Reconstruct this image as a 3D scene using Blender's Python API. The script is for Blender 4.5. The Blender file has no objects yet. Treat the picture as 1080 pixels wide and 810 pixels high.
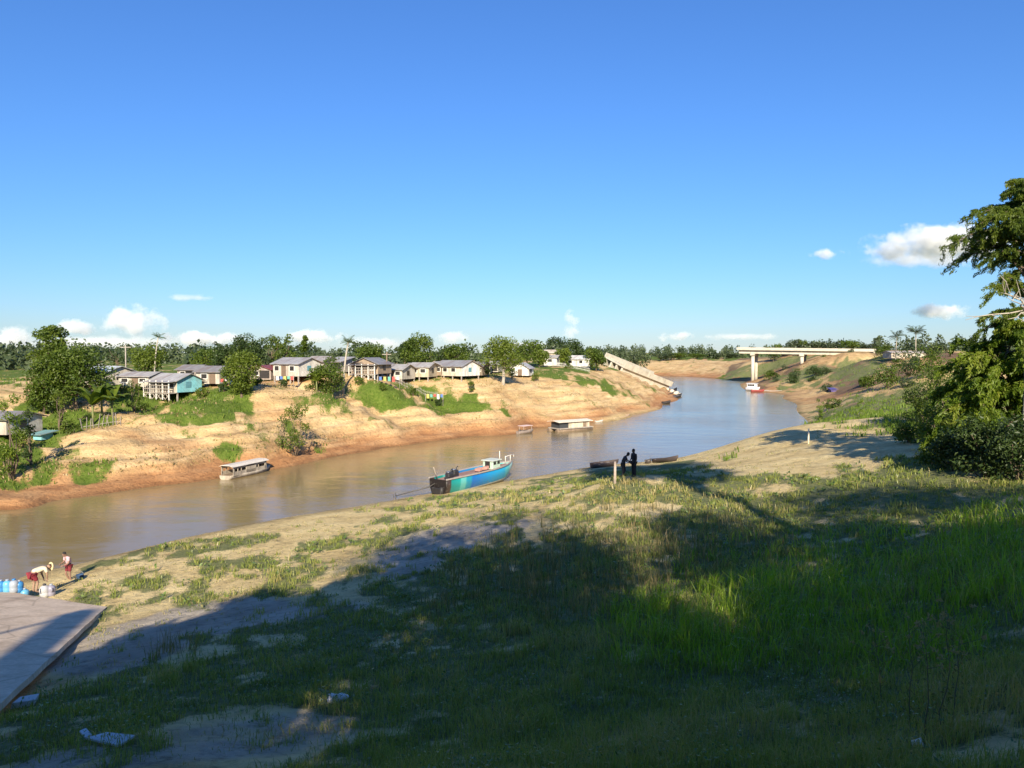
import bpy, bmesh, math, random
import numpy as np
from mathutils import Vector, Matrix, Euler
R = math.radians
rng = np.random.default_rng(7)
random.seed(7)
scene = bpy.context.scene
COL = scene.collection

# ------------------------------------------------------------------ camera
CAM = np.array([0.0, 0.0, 11.0])            # 11 m above the river
F = 800.0; CX = 540.0; CY = 405.0           # the photograph is 1080 x 810
PITCH = math.atan(33.0 / F)                 # looking slightly down
cp, sp = math.cos(PITCH), math.sin(PITCH)
cam_d = bpy.data.cameras.new('camera')
cam_d.sensor_width = 36.0; cam_d.lens = 36.0 * F / 1080.0
cam_d.clip_start = 0.1; cam_d.clip_end = 30000.0
cam = bpy.data.objects.new('camera', cam_d); COL.objects.link(cam)
cam.location = CAM; cam.rotation_euler = (R(90) - PITCH, 0, 0)
scene.camera = cam

def ray(px, py):
    x = (px - CX) / F; y = -(py - CY) / F
    return np.array([x, cp + y * sp, -sp + y * cp])
def at_z(px, py, z):
    d = ray(px, py); t = (z - CAM[2]) / d[2]; return CAM + d * t
def at_d(px, py, dist):
    d = ray(px, py); return CAM + d * (dist / math.hypot(d[0], d[1]))

# ------------------------------------------------------------------ sun direction
SUN_EL, SUN_BACK = 27.0, 1.5               # elevation; degrees to the right of straight behind
SUN_DIR = np.array([math.sin(R(SUN_BACK)) * math.cos(R(SUN_EL)), -math.cos(R(SUN_BACK)) * math.cos(R(SUN_EL)), math.sin(R(SUN_EL))])

# ------------------------------------------------------------------ noise
def _hash(ix, iy, s):
    h = (ix.astype(np.int64) * 374761393 + iy.astype(np.int64) * 668265263 + s * 1442695041) & 0xffffffff
    h = ((h ^ (h >> 13)) * 1274126177) & 0xffffffff
    return ((h ^ (h >> 16)) & 0xffff) / 65535.0
def vnoise(x, y, s=0):
    ix = np.floor(x); iy = np.floor(y); fx = x - ix; fy = y - iy
    fx = fx * fx * fx * (fx * (fx * 6 - 15) + 10); fy = fy * fy * fy * (fy * (fy * 6 - 15) + 10)
    a = _hash(ix, iy, s); b = _hash(ix + 1, iy, s); c = _hash(ix, iy + 1, s); d = _hash(ix + 1, iy + 1, s)
    return (a + (b - a) * fx + (c - a) * fy + (a - b - c + d) * fx * fy) * 2 - 1
def fbm(x, y, s=0, o=4, gain=0.5):
    r = 0; a = 1; t = 0
    for k in range(o):
        r = r + a * vnoise(x * 2 ** k + 13.7 * k, y * 2 ** k - 7.3 * k, s + k); t += a; a *= gain
    return r / t
def sstep(a, b, x):
    t = np.clip((x - a) / (b - a), 0, 1); return t * t * (3 - 2 * t)

# ------------------------------------------------------------------ terrain: heights surveyed at points, joined by a smooth surface
PXZ = [  # pixel, pixel, height over the river
 # near shoreline
 (-20,634,0),(30,606,0),(70,598,0),(110,588,0),(155,577,0),(200,566,0),(250,556,0),(300,546,0),(350,538,0),(400,530,0),(455,520,0),(500,513,0),(550,505,0),(590,498,0),(625,492,0),(655,489,0),(690,486,0),(720,482,0),
 # just inside the near bank
 (130,592,.45),(200,580,.55),(300,560,.6),(400,542,.6),(500,524,.6),(560,512,.7),(620,500,1.0),(690,493,1.1),
 # ramp surroundings
 (125,640,1.15),(115,615,.85),(97,606,.45),(72,611,.33),(88,627,.74),(102,633,.95),(45,622,.36),(120,600,.5),(140,670,2.2),(60,715,2.7),(0,770,4.0),(100,720,3.0),(60,800,4.7),
 (200,620,1.2),(300,600,1.4),(400,580,1.4),(450,550,1.5),(550,525,1.7),(620,512,2.0),(200,660,2.3),(300,640,2.2),(400,615,2.2),(500,580,2.3),
 (200,720,3.5),(300,700,3.5),(400,680,3.4),(500,640,3.2),(600,580,2.9),(600,540,2.6),(560,610,3.0),(640,620,3.4),
 (200,800,4.9),(350,780,4.6),(350,805,5.0),(500,760,4.6),(500,805,5.2),(500,700,4.0),(600,660,3.9),(600,720,4.5),(700,560,3.1),(700,535,3.0),
 (650,803,5.5),(700,700,4.5),(700,630,3.8),(800,803,5.9),(800,720,5.0),(800,640,4.4),(800,560,3.7),(900,803,6.2),(900,720,5.4),(900,620,4.6),(900,545,4.1),
 (1000,803,6.5),(1000,700,5.7),(1000,600,5.0),(1000,545,4.7),(1075,803,6.8),(1075,700,6.2),(1075,600,5.6),(1075,540,5.3),
 (655,503,3.0),(690,512,3.1),(760,520,3.2),(740,497,2.9),
 # sandy hump
 (760,483,2.2),(800,500,3.5),(800,480,2.9),(870,487,3.9),(870,462,3.9),(845,450,3.2),(800,459,2.5),(960,500,4.9),(960,472,4.9),(930,452,4.4),(1040,500,5.3),(1040,470,5.3),
 # left bank waterline
 (0,538,0),(50,530,0),(100,523,0),(170,512,0),(235,504,0),(290,495,0),(350,482,0),(400,474,0),(450,466,0),(500,460,0),(560,453,0),(620,446,0),(670,437,0),(700,426,0),(713,416,0),
 (20,525,.6),(100,509,.6),(235,492,.6),(400,465,.6),(560,446,.6),(660,433,.6),
 (0,505,1.3),(0,475,2.6),(0,445,4.2),(0,420,5.8),(100,492,1.5),(100,462,3.2),(100,435,4.7),(60,412,6.2),(120,411,6.6),
 (180,485,1.6),(180,460,2.9),(180,440,3.9),(180,420,6.0),(200,409,6.7),(270,472,1.9),(270,452,3.1),(270,432,4.6),(270,415,6.3),(270,405,6.9),
 (340,465,1.4),(340,448,2.7),(340,432,3.6),(340,415,5.8),(340,404,6.9),(400,456,1.5),(400,444,2.7),(400,432,3.4),(400,415,5.5),(400,403,6.9),
 (460,452,1.2),(460,437,2.6),(460,424,3.7),(460,410,5.6),(460,400,6.9),(520,444,1.6),(520,428,3.3),(520,414,5.0),(520,402,6.4),(520,396,7.2),
 (570,438,1.5),(570,420,3.6),(570,404,5.6),(570,393,7.2),(620,432,1.7),(620,416,3.7),(620,401,5.8),(620,390,7.2),(650,426,1.7),(650,405,4.6),(655,391,6.6),
 (680,418,1.7),(685,408,3.0),(700,414,1.2),
 # far bank and right bank shore
 (690,396.5,0),(740,398,0),(762,400,0),(778,405,0),(800,413,0),(825,420,0),(840,431,0),(846,439,0),
 (800,397,1.6),(793,404,.4),(830,397,3.5),(844,386,6.5),(850,408,1.6),(815,408,1.3),(870,420,1.3),(900,402,3.8),(950,386,7.0),(900,430,2.3),(950,425,3.8),(1000,430,5.2),(870,442,1.6),(880,410,2.2),(930,408,4.0),(1000,400,6.5),(900,388,6.2),
]
PDZ = [  # pixel column, distance, height
 (720,378,2.6),(720,400,5.0),(780,325,3.0),(780,350,5.5),(740,420,6.5),(650,390,3),(650,420,6.5),(850,300,8.0),(820,330,7.5),(900,265,8.6),(930,250,10.0),(1000,240,10.2),(1080,200,9),(1080,150,7.5),(1080,100,6.2),(1080,60,5.6),(1000,150,7.4),(900,400,10),(1000,400,10),(800,450,8),
 (655,230,5.0),(690,216,2.2),(690,250,-.8),(720,240,-1.5),(660,290,-.8),(600,320,-1),(520,330,-1),(630,260,3),(600,250,5.5),(560,230,7.2),(500,200,7.3),(400,180,7.3),(300,170,7.3),(200,160,7.3),(100,150,7.3),(0,140,7.3),(-100,130,7.3),(-200,120,7.3),(0,100,7.0),(-100,90,6.9),
 (200,300,7.5),(0,300,7.5),(400,290,6.5),(-300,300,7.5),(520,390,6),(300,420,7.5),(560,450,7.5),(440,340,0.5),(380,330,5),
 (0,118,6.9),(100,118,6.9),(200,118,6.9),(300,118,6.9),(400,122,6.9),(460,128,6.9),(500,132,7.0),(400,140,7.0),(300,135,7.0),(480,150,7.1),(540,150,7.1),(200,135,7.0),(870,100,1.5),(860,110,1.2),(900,95,3.0),
 # river bed
 (-50,51,-1.4),(40,53,-1.4),(150,58,-1.4),(250,61,-1.4),(350,66,-1.4),(450,74,-1.4),(550,84,-1.4),(620,94,-1.4),(700,108,-1.6),(770,105,-1.5),(760,135,-1.8),(790,165,-1.8),(760,200,-1.8),(740,270,-1.8),(740,310,-1.6),(700,345,-1.0),(775,215,-1.2),
 (800,95,-.6),(830,125,-1.0),
 # off frame left and right
 (-100,49,-1.3),(-250,42,-1.3),(-450,35,-1.3),(-800,33,-1.3),(-100,60,0),(-250,52,0),(-450,43,0),(-800,41,0),(-100,40,0),(-250,34,0),(-450,25,0),(-800,22,0),(-250,20,3),(-450,18,3.5),(-800,15,4),(-100,22,1.9),(-250,60,4),(-450,55,4),(-800,50,4),
 (-250,75,6.6),(-450,70,6.6),(-800,65,6.6),
 (1200,20,6.3),(1200,40,5.8),(1200,70,5.8),(1200,120,6.5),(1400,20,7),(1400,50,6.5),(1400,120,7.5),(1800,30,8),(1800,100,8.5),(1400,300,9),(-800,200,7.3),(1800,250,9),
 (-100,13,4.6),(-300,10,5.4),
]
pts = []
for px, py, z in PXZ:
    p = at_z(px, py, z); pts.append((math.atan2(p[0], p[1]), math.log(math.hypot(p[0], p[1])), z))
for px, d, z in PDZ:
    pts.append((math.atan2((px - CX) / F, 1), math.log(d), z))
for deg in range(-80, 81, 16):
    pts.append((R(deg), math.log(4.2), 8.0)); pts.append((R(deg), math.log(2.2), 9.2)); pts.append((R(deg), math.log(1.2), 9.4))
for deg in range(-80, 81, 16):
    pts.append((R(deg), math.log(620), 8.0)); pts.append((R(deg), math.log(1200), 8.0))
pts = np.array(pts)
TK = 1.35                                    # weight of the bearing against log distance
_P = np.stack([pts[:, 0] * TK, pts[:, 1]], 1)
def _ker(d2): return np.where(d2 > 1e-12, d2 * np.log(d2 + 1e-12), 0)
def _solve():
    n = len(_P); d2 = ((_P[:, None] - _P[None]) ** 2).sum(-1)
    A = np.zeros((n + 3, n + 3)); A[:n, :n] = _ker(d2) + np.eye(n) * 2e-4
    Q = np.concatenate([np.ones((n, 1)), _P], 1); A[:n, n:] = Q; A[n:, :n] = Q.T
    return np.linalg.solve(A, np.concatenate([pts[:, 2], np.zeros(3)]))
_W = _solve()
def base_h(x, y):
    th = np.arctan2(x, y); lr = np.log(np.maximum(np.hypot(x, y), 1.2))
    out = np.empty(x.shape); n = len(_P); xf = th.ravel() * TK; yf = lr.ravel(); o = np.empty(xf.shape)
    for i in range(0, len(xf), 20000):
        a = xf[i:i + 20000]; b = yf[i:i + 20000]
        d2 = (a[:, None] - _P[None, :, 0]) ** 2 + (b[:, None] - _P[None, :, 1]) ** 2
        o[i:i + 20000] = _ker(d2) @ _W[:n] + _W[n] + a * _W[n + 1] + b * _W[n + 2]
    out = o.reshape(x.shape)
    r = np.hypot(x, y)
    out = out + (8.0 - out) * sstep(450, 620, r)
    back = sstep(R(82), R(115), np.abs(th))
    back = np.where(x < 0, back * sstep(60, 20, r) + sstep(R(100), R(130), np.abs(th)) * (1 - sstep(60, 20, r)), back)
    out = out + (9.4 - out) * np.clip(back, 0, 1)
    return np.clip(out, -2.2, 11.5)

# the concrete boat ramp, a tilted plane
RA = at_z(112, 640, 1.05); RB = at_z(0, 742, 3.62)      # right edge, lower and upper corner
_u = (RB - RA); RU = _u / np.linalg.norm(_u[:2])        # up the ramp, per metre
RUP = RA + RU * 30.0
RL = np.array([-25.5, 33.6, .75]); RLU = RL + RU * 30.0
_n = np.cross(RU, RL - RA); 
def ramp_z(x, y): return RA[2] - (_n[0] * (x - RA[0]) + _n[1] * (y - RA[1])) / _n[2]
def in_ramp(x, y, m=0.0):
    q = [RA, RUP, RLU, RL]; ins = np.ones(np.shape(x), bool)
    s = []
    for i in range(4):
        a = q[i]; b = q[(i + 1) % 4]; e = (b - a)[:2]; e = e / np.linalg.norm(e)
        s.append((x - a[0]) * e[1] - (y - a[1]) * e[0])
    s = np.array(s); s = s if np.mean([(RA[0]+RLU[0])/2]) is None else s
    cxm, cym = (RA + RLU)[:2] / 2
    sg = np.array([np.sign((cxm - q[i][0]) * ((q[(i+1)%4] - q[i])[1]) - (cym - q[i][1]) * ((q[(i+1)%4] - q[i])[0])) for i in range(4)])
    d = s * sg.reshape((4,) + (1,) * np.ndim(x))
    return d.min(0) > -m

def height(x, y):
    x = np.asarray(x, float); y = np.asarray(y, float)
    h = base_h(x, y); r = np.hypot(x, y)
    land = sstep(-.1, 1.2, h)
    left = sstep(0, 8, _left(x, y))                       # erosion is strongest on the far bank
    amp = (.14 + .13 * left) * land
    n = fbm(x / 7, y / 7, 3, 4) * amp
    # slumped terraces and rills on the clay bank
    slope_zone = left * land * (1 - sstep(5.4, 6.8, h))
    n = n + slope_zone * (.30 * np.sin(h * 6.0 + 2.6 * fbm(x / 12, y / 12, 11, 3)) / 1.3 + .50 * (np.abs(fbm(x / 3.2, y / 8, 21, 3)) - .22) + .16 * fbm(x / 1.4, y / 1.4, 23, 2))
    right_far = sstep(95, 130, r) * sstep(.0, .15, np.arctan2(x, y) - .2) 
    n = n + right_far * land * (.75 * fbm(x / 9, y / 16, 31, 4) + .8 * (np.abs(fbm((x - .5 * y) / 7, (x + y) / 30, 33, 3)) - .2))
    n = n + land * .035 * fbm(x / 1.1, y / 1.1, 41, 3) * sstep(120, 40, r)
    h = h + n * sstep(2.5, 8, r) + .012 * fbm(x / .6, y / .6, 5, 2)
    rz = ramp_z(x, y)
    h = np.where(in_ramp(x, y, .06), np.minimum(h, rz - .08), h)
    return h
def _left(x, y):
    # signed: positive across the river on the left bank, roughly
    th = np.arctan2(x, y); lr = np.hypot(x, y)
    tp = np.array([-1.2, -.6, -.5, -.27, -.05, .10, .20, .26, .29, .33]); mid = np.array([36, 42, 45, 60, 84, 110, 150, 240., 420., 700.])
    return np.maximum(lr - np.interp(th, tp, mid), -12)

# terrain mesh: finer in front, one sheet to the horizon
def axis_theta():
    f = np.linspace(R(-42), R(42), 560)
    l = np.linspace(R(-180), R(-42), 60, endpoint=False); r_ = np.linspace(R(42), R(180), 61)[1:]
    return np.concatenate([l, f, r_])
TH = axis_theta(); LR = np.concatenate([[math.log(.4), math.log(1.2)], np.linspace(math.log(2.2), math.log(7), 30, endpoint=False), np.linspace(math.log(7), math.log(420), 640, endpoint=False), np.linspace(math.log(420), math.log(9000), 40)])
GT, GL = np.meshgrid(TH[:-1], LR, indexing='ij')
GX = np.sin(GT) * np.exp(GL); GY = np.cos(GT) * np.exp(GL)
GZ = height(GX, GY)
def ground(x, y):
    """height of the built terrain sheet, bilinear"""
    x = np.atleast_1d(np.asarray(x, float)); y = np.atleast_1d(np.asarray(y, float))
    t = np.arctan2(x, y); l = np.log(np.maximum(np.hypot(x, y), .41))
    nt = len(TH) - 1
    i = np.clip(np.searchsorted(TH, t) - 1, 0, nt - 1); j = np.clip(np.searchsorted(LR, l) - 1, 0, len(LR) - 2)
    a = (t - TH[i]) / (TH[i + 1] - TH[i]); b = (l - LR[j]) / (LR[j + 1] - LR[j]); i2 = (i + 1) % nt
    return (GZ[i, j] * (1 - a) * (1 - b) + GZ[i2, j] * a * (1 - b) + GZ[i, j + 1] * (1 - a) * b + GZ[i2, j + 1] * a * b)
def gz(x, y): return float(ground(x, y)[0])
def hit(px, py, water=False):
    """the point of the ground (or river) seen at a pixel of the photograph"""
    d = ray(px, py); t = np.exp(np.linspace(math.log(4), math.log(900), 4000))
    P = CAM[None] + d[None] * t[:, None]
    g = ground(P[:, 0], P[:, 1])
    if water: g = np.maximum(g, 0)
    k = np.argmax(P[:, 2] < g)
    if not (P[:, 2] < g).any(): k = len(t) - 1
    return P[k].copy()

# ------------------------------------------------------------------ helpers for objects
def tag(o, label=None, cat=None, group=None, kind=None):
    if label: o['label'] = label
    if cat: o['category'] = cat
    if group: o['group'] = group
    if kind: o['kind'] = kind
    return o
def empty(name, loc=(0, 0, 0), rz=0.0, label=None, cat=None, group=None, scale=1.0):
    o = bpy.data.objects.new(name, None); COL.objects.link(o)
    o.location = tuple(loc); o.rotation_euler = (0, 0, rz); o.scale = (scale,) * 3; o.empty_display_size = .2
    return tag(o, label, cat, group)
def link(name, me, mat=None, parent=None, loc=None):
    o = bpy.data.objects.new(name, me); COL.objects.link(o)
    if mat is not None and len(me.materials) == 0: me.materials.append(mat)
    if parent is not None: o.parent = parent
    if loc is not None: o.location = tuple(loc)
    return o
def kids(o): return [c for c in bpy.data.objects if c.parent == o]
def copy_tree(o, parent=None):
    c = o.copy(); COL.objects.link(c); c.parent = parent
    for ch in kids(o): copy_tree(ch, c)
    return c
class MB:
    """collects shapes, then links them as one mesh object"""
    def __init__(s): s.bm = bmesh.new()
    def box(s, c, size, rot=(0, 0, 0), bevel=0.0):
        m = Matrix.Translation(Vector(c)) @ Euler(rot).to_matrix().to_4x4() @ Matrix.Diagonal((*size, 1))
        r = bmesh.ops.create_cube(s.bm, size=1, matrix=m)
        if bevel > 0:
            es = list({e for v in r['verts'] for e in v.link_edges})
            bmesh.ops.bevel(s.bm, geom=es, offset=bevel, segments=1, affect='EDGES', clamp_overlap=True)
        return s
    def tube(s, pts, rad, seg=8, cap=True):
        pts = [Vector(p) for p in pts]; n = len(pts)
        if not hasattr(rad, '__len__'): rad = [rad] * n
        rings = []; up = Vector((0, 0, 1))
        t0 = (pts[1] - pts[0]).normalized()
        u = t0.cross(up if abs(t0.z) < .95 else Vector((1, 0, 0))).normalized()
        for i in range(n):
            t = (pts[min(i + 1, n - 1)] - pts[max(i - 1, 0)]).normalized()
            u = (u - t * u.dot(t)).normalized(); v = t.cross(u)
            rings.append([s.bm.verts.new(pts[i] + (u * math.cos(2 * math.pi * k / seg) + v * math.sin(2 * math.pi * k / seg)) * max(rad[i], 1e-4)) for k in range(seg)])
        for i in range(n - 1):
            for k in range(seg):
                f = s.bm.faces.new((rings[i][k], rings[i][(k + 1) % seg], rings[i + 1][(k + 1) % seg], rings[i + 1][k])); f.smooth = seg > 4
        if cap:
            s.bm.faces.new(rings[0][::-1]); s.bm.faces.new(rings[-1])
        return s
    def bar(s, a, b, w, h=None, up=(0, 0, 1)):
        a = Vector(a); b = Vector(b); h = h or w; d = (b - a); L = d.length; d.normalize()
        upv = Vector(up); upv = upv if abs(d.dot(upv)) < .98 else Vector((1, 0, 0))
        x = d.cross(upv).normalized(); z = x.cross(d)
        m = Matrix((x, d, z)).transposed().to_4x4(); m.translation = (a + b) / 2
        bmesh.ops.create_cube(s.bm, size=1, matrix=m @ Matrix.Diagonal((w, L, h, 1)))
        return s
    def lathe(s, prof, seg=16, c=(0, 0, 0)):
        rings = []
        for r, z in prof:
            rings.append([s.bm.verts.new((c[0] + r * math.cos(2 * math.pi * k / seg), c[1] + r * math.sin(2 * math.pi * k / seg), c[2] + z)) for k in range(seg)])
        for i in range(len(prof) - 1):
            for k in range(seg):
                f = s.bm.faces.new((rings[i][k], rings[i][(k + 1) % seg], rings[i + 1][(k + 1) % seg], rings[i + 1][k])); f.smooth = True
        s.bm.faces.new(rings[0][::-1]); s.bm.faces.new(rings[-1])
        return s
    def poly(s, pts):
        s.bm.faces.new([s.bm.verts.new(p) for p in pts]); return s
    def prism(s, pts, vec):
        """a polygon swept along vec, closed"""
        v = Vector(vec); a = [s.bm.verts.new(Vector(p)) for p in pts]; b = [s.bm.verts.new(Vector(p) + v) for p in pts]; n = len(pts)
        s.bm.faces.new(a[::-1]); s.bm.faces.new(b)
        for i in range(n): s.bm.faces.new((a[i], a[(i + 1) % n], b[(i + 1) % n], b[i]))
        return s
    def blob(s, c, r, sub=2, sc=(1, 1, 1), noise=0.0, seed=0):
        m = Matrix.Translation(Vector(c)) @ Matrix.Diagonal((r * sc[0], r * sc[1], r * sc[2], 1))
        q = bmesh.ops.create_icosphere(s.bm, subdivisions=sub, radius=1, matrix=m)
        if noise:
            from mathutils import noise as mn
            for v in q['verts']:
                d = (v.co - Vector(c)); v.co = Vector(c) + d * (1 + noise * mn.noise(d / r * 1.7 + Vector((seed * 7.1, seed, 0))))
        for v in q['verts']:
            for f in v.link_faces: f.smooth = True
        return s
    def mesh(s, name, recalc=True):
        if recalc: bmesh.ops.recalc_face_normals(s.bm, faces=s.bm.faces)
        me = bpy.data.meshes.new(name); s.bm.to_mesh(me); s.bm.free(); return me
    def build(s, name, mat=None, parent=None, loc=None):
        return link(name, s.mesh(name), mat, parent, loc)
def np_mesh(name, V, loops, starts, attrs=None, smooth=False):
    me = bpy.data.meshes.new(name)
    me.vertices.add(len(V)); me.vertices.foreach_set('co', np.ascontiguousarray(V, np.float32).ravel())
    me.loops.add(len(loops)); me.loops.foreach_set('vertex_index', np.ascontiguousarray(loops, np.int32))
    me.polygons.add(len(starts)); me.polygons.foreach_set('loop_start', np.ascontiguousarray(starts, np.int32))
    me.polygons.foreach_set('use_smooth', np.full(len(starts), smooth, bool))
    me.update(calc_edges=True)
    for n, (dom, vals) in (attrs or {}).items():
        a = me.attributes.new(n, 'FLOAT', dom); a.data.foreach_set('value', np.ascontiguousarray(vals, np.float32))
    return me

# ------------------------------------------------------------------ materials
class NT:
    def __init__(s, name):
        s.m = bpy.data.materials.new(name); s.m.use_nodes = True; s.t = s.m.node_tree; s.b = s.t.nodes['Principled BSDF']; s.out = s.t.nodes['Material Output']
    def n(s, ty, **kw):
        x = s.t.nodes.new(ty)
        for k, v in kw.items(): setattr(x, k, v)
        return x
    def l(s, a, b): s.t.links.new(a, b)
    def val(s, sock, v):
        if hasattr(v, 'is_linked') or isinstance(v, bpy.types.NodeSocket): s.l(v, sock)
        else: sock.default_value = v
    def attr(s, name): return s.n('ShaderNodeAttribute', attribute_name=name).outputs['Fac']
    def pos(s): return s.n('ShaderNodeNewGeometry').outputs['Position']
    def noise(s, scale, detail=4, rough=.55, vec=None, dist=0.0, sc3=None):
        x = s.n('ShaderNodeTexNoise'); x.inputs['Scale'].default_value = scale; x.inputs['Detail'].default_value = detail
        x.inputs['Roughness'].default_value = rough; x.inputs['Distortion'].default_value = dist
        if vec is None: vec = s.pos()
        if sc3:
            mp = s.n('ShaderNodeMapping'); mp.inputs['Scale'].default_value = sc3; s.l(vec, mp.inputs['Vector']); vec = mp.outputs[0]
        s.l(vec, x.inputs['Vector']); return x.outputs['Fac']
    def math(s, op, a, b=0.5, c=None, clamp=False):
        x = s.n('ShaderNodeMath', operation=op, use_clamp=clamp); s.val(x.inputs[0], a); s.val(x.inputs[1], b)
        if c is not None: s.val(x.inputs[2], c)
        return x.outputs[0]
    def ramp(s, f, stops, interp='LINEAR'):
        x = s.n('ShaderNodeValToRGB'); e = x.color_ramp.elements; x.color_ramp.interpolation = interp
        while len(e) < len(stops): e.new(.5)
        for i, (p, c) in enumerate(stops):
            e[i].position = p; e[i].color = (*c, 1) if len(c) == 3 else c
        s.l(f, x.inputs[0]); return x.outputs[0]
    def mix(s, f, a, b, mode='MIX'):
        x = s.n('ShaderNodeMix', data_type='RGBA', blend_type=mode); s.val(x.inputs['Factor'], f)
        for k, v in (('A', a), ('B', b)):
            sock = [q for q in x.inputs if q.name == k and q.type == 'RGBA'][0]
            if isinstance(v, tuple): sock.default_value = (*v, 1) if len(v) == 3 else v
            else: s.l(v, sock)
        return [q for q in x.outputs if q.type == 'RGBA'][0]
    def bump(s, h, strength=.4, dist=.05):
        x = s.n('ShaderNodeBump'); x.inputs['Strength'].default_value = strength; x.inputs['Distance'].default_value = dist
        s.l(h, x.inputs['Height']); s.l(x.outputs[0], s.b.inputs['Normal']); return x
    def base(s, c): 
        if isinstance(c, tuple): s.b.inputs['Base Color'].default_value = (*c, 1)
        else: s.l(c, s.b.inputs['Base Color'])
    def set(s, rough=None, metal=None, spec=None, ior=None):
        if rough is not None: s.b.inputs['Roughness'].default_value = rough
        if metal is not None: s.b.inputs['Metallic'].default_value = metal
        if spec is not None: s.b.inputs['Specular IOR Level'].default_value = spec
        if ior is not None: s.b.inputs['IOR'].default_value = ior
        return s
_pm = {}
def paint(c, rough=.6, var=.18, scale=6.0, metal=0.0, grime=.25, objspace=True):
    """a painted or bare surface with blotches of wear"""
    key = (c, rough, var, scale, metal, grime)
    if key in _pm: return _pm[key]
    t = NT('painted_surface'); co = t.n('ShaderNodeTexCoord').outputs['Object']
    n1 = t.noise(scale, 5, .6, co); n2 = t.noise(scale * .31, 3, .5, co)
    dark = tuple(x * (1 - var) for x in c); lite = tuple(min(1, x * (1 + var)) for x in c)
    a = t.ramp(n1, [(.3, dark), (.7, lite)])
    g = tuple(x * .45 + y for x, y in zip(c, (.035, .027, .018)))
    f = t.ramp(n2, [(.5, (0, 0, 0)), (.72, (grime,) * 3)])
    t.base(t.mix(f, a, g)); t.set(rough, metal); t.bump(n1, .15, .01)
    _pm[key] = t.m; return t.m
# ------------------------------------------------------------------ land cover, as patches on the ground
def patch(px, py, rx, ry, s=1.0):
    a = hit(px, py + ry); b = hit(px, py - ry); c = hit(px, py)
    la, lb, lc = (math.log(math.hypot(q[0], q[1])) for q in (a, b, c))
    return (math.atan2(c[0], c[1]), lc, rx / F, max((lb - la) / 2, .02), s)
GREEN = [patch(*p) for p in [
 (170,419,54,12),(212,423,44,13),(205,437,30,9,.95),(245,432,22,5,.7),(5,487,24,20),(48,452,44,17),(75,497,45,6,.55),(240,475,14,6,.9),(30,470,25,10,.5),
 (390,414,28,8,1),(425,420,34,5,.95),(457,424,38,6,1),(494,428,32,5,1),(420,405,45,2.5,.8),(350,418,25,6,.5),
 (585,396.5,30,2.2,.9),(618,400,24,3,.9),(640,407,14,6,.9),(660,411,18,3,.5),(682,409,14,3,.45),(290,450,50,10,.25),
 (190,580,75,7,.9),(250,600,130,18,.46),(420,555,90,14,.42),(520,530,100,9,.5),(150,640,50,14,.3),(275,592,24,8,1.0),(330,598,80,16,.62),(235,612,60,10,.45),(360,575,45,9,.5),(120,640,30,6,.3),
 (900,440,70,6,1.0),(975,446,60,10,.8),(800,450,20,4,.9),(1030,450,60,20,.7),(860,410,60,4,.35),(910,395,50,4,.5),(960,400,40,10,.6),(920,420,50,6,.4),(815,387,60,5,.9),(860,392,40,5,.8),(900,384,60,5,.75),(780,391,40,2.5,.6),
 (560,522,130,8,.75),(680,520,110,12,.9),(750,528,40,10,.9),(640,505,90,6,.9),(760,510,80,10,.9),(700,495,60,5,.8),
 (700,700,470,165,1.0),(470,690,200,90,1.0),(350,690,130,50,1.0),(200,735,190,32,1.0),(60,765,90,28,1.0),(150,720,60,15,.8),(900,560,200,60,1.0),(420,560,60,16,.7),
 (1000,520,120,40,1.0),(930,384,50,4,.6),(870,395,40,3,.5),(880,425,30,3,.5),(985,415,40,12,.7),(940,432,60,4,.6)]]
BARE = [patch(*p) for p in [(130,680,60,20,1),(210,655,80,16,1),(270,650,50,12,.8),(430,592,35,18,.9),(470,570,45,14,.8),(330,645,60,10,.6),(530,556,40,8,.6),(300,770,130,22,.55),(60,803,60,10,.8),(230,790,110,14,.6),(760,760,110,16,.15),
 (870,475,120,20,1),(760,483,30,5,.8),(690,535,15,5,.4),(820,458,30,4,.8)]]
TALL = [patch(*p) for p in [(770,660,95,45),(830,640,80,40),(690,655,45,30),(900,650,70,40,.8),(1060,590,70,55),(1000,600,70,40,.7),(930,590,120,30,.6),(830,590,110,25,.5),(700,690,60,20,.7),(940,690,80,25,.7)]]
WEED = [patch(*p) for p in [(620,600,120,42),(540,610,70,30),(740,580,70,28,.8),(570,645,90,22,.5),(680,545,70,10,.5),(180,688,22,9,.9),(500,640,60,20,.5),(1000,620,60,25,.4)]]
DRYG = [patch(*p) for p in [(680,521,110,13),(560,525,100,9,.8),(900,780,160,25,.8),(760,770,120,22,.6),(1020,730,80,30,.5),(560,700,120,40,.35),(400,602,40,12,.6),(330,605,70,12,.5),(780,540,60,18,.5)]]
def cover(P, x, y):
    t = np.arctan2(x, y); l = np.log(np.maximum(np.hypot(x, y), .5)); w = np.zeros(np.shape(x))
    for t0, l0, dt, dl, s in P:
        q = ((t - t0) / dt) ** 2 + ((l - l0) / dl) ** 2
        w = np.maximum(w, s * (1 - sstep(.1, 2.3, q)))
    return w
def green_at(x, y):
    g = cover(GREEN, x, y) * (1 - .92 * cover(BARE, x, y))
    r = np.hypot(x, y)
    lf = _left(x, y) > 0
    # plateau beyond the houses is green, and so is land off the sides of the frame
    h = base_h(x, y)
    g = np.maximum(g, np.where(lf, .8 * sstep(104, 128, r + 10 * fbm(x / 15, y / 15, 91, 3)), 0) * sstep(6.5, 7.1, h))
    g = np.maximum(g, .8 * sstep(400, 460, r)); 
    g = np.maximum(g, np.where(np.abs(np.arctan2(x, y)) > R(36), np.where(lf, .5, .95), 0) * sstep(1.0, 2.5, h))
    return g
XY = (GX, GY)
g0 = green_at(GX, GY)
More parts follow.
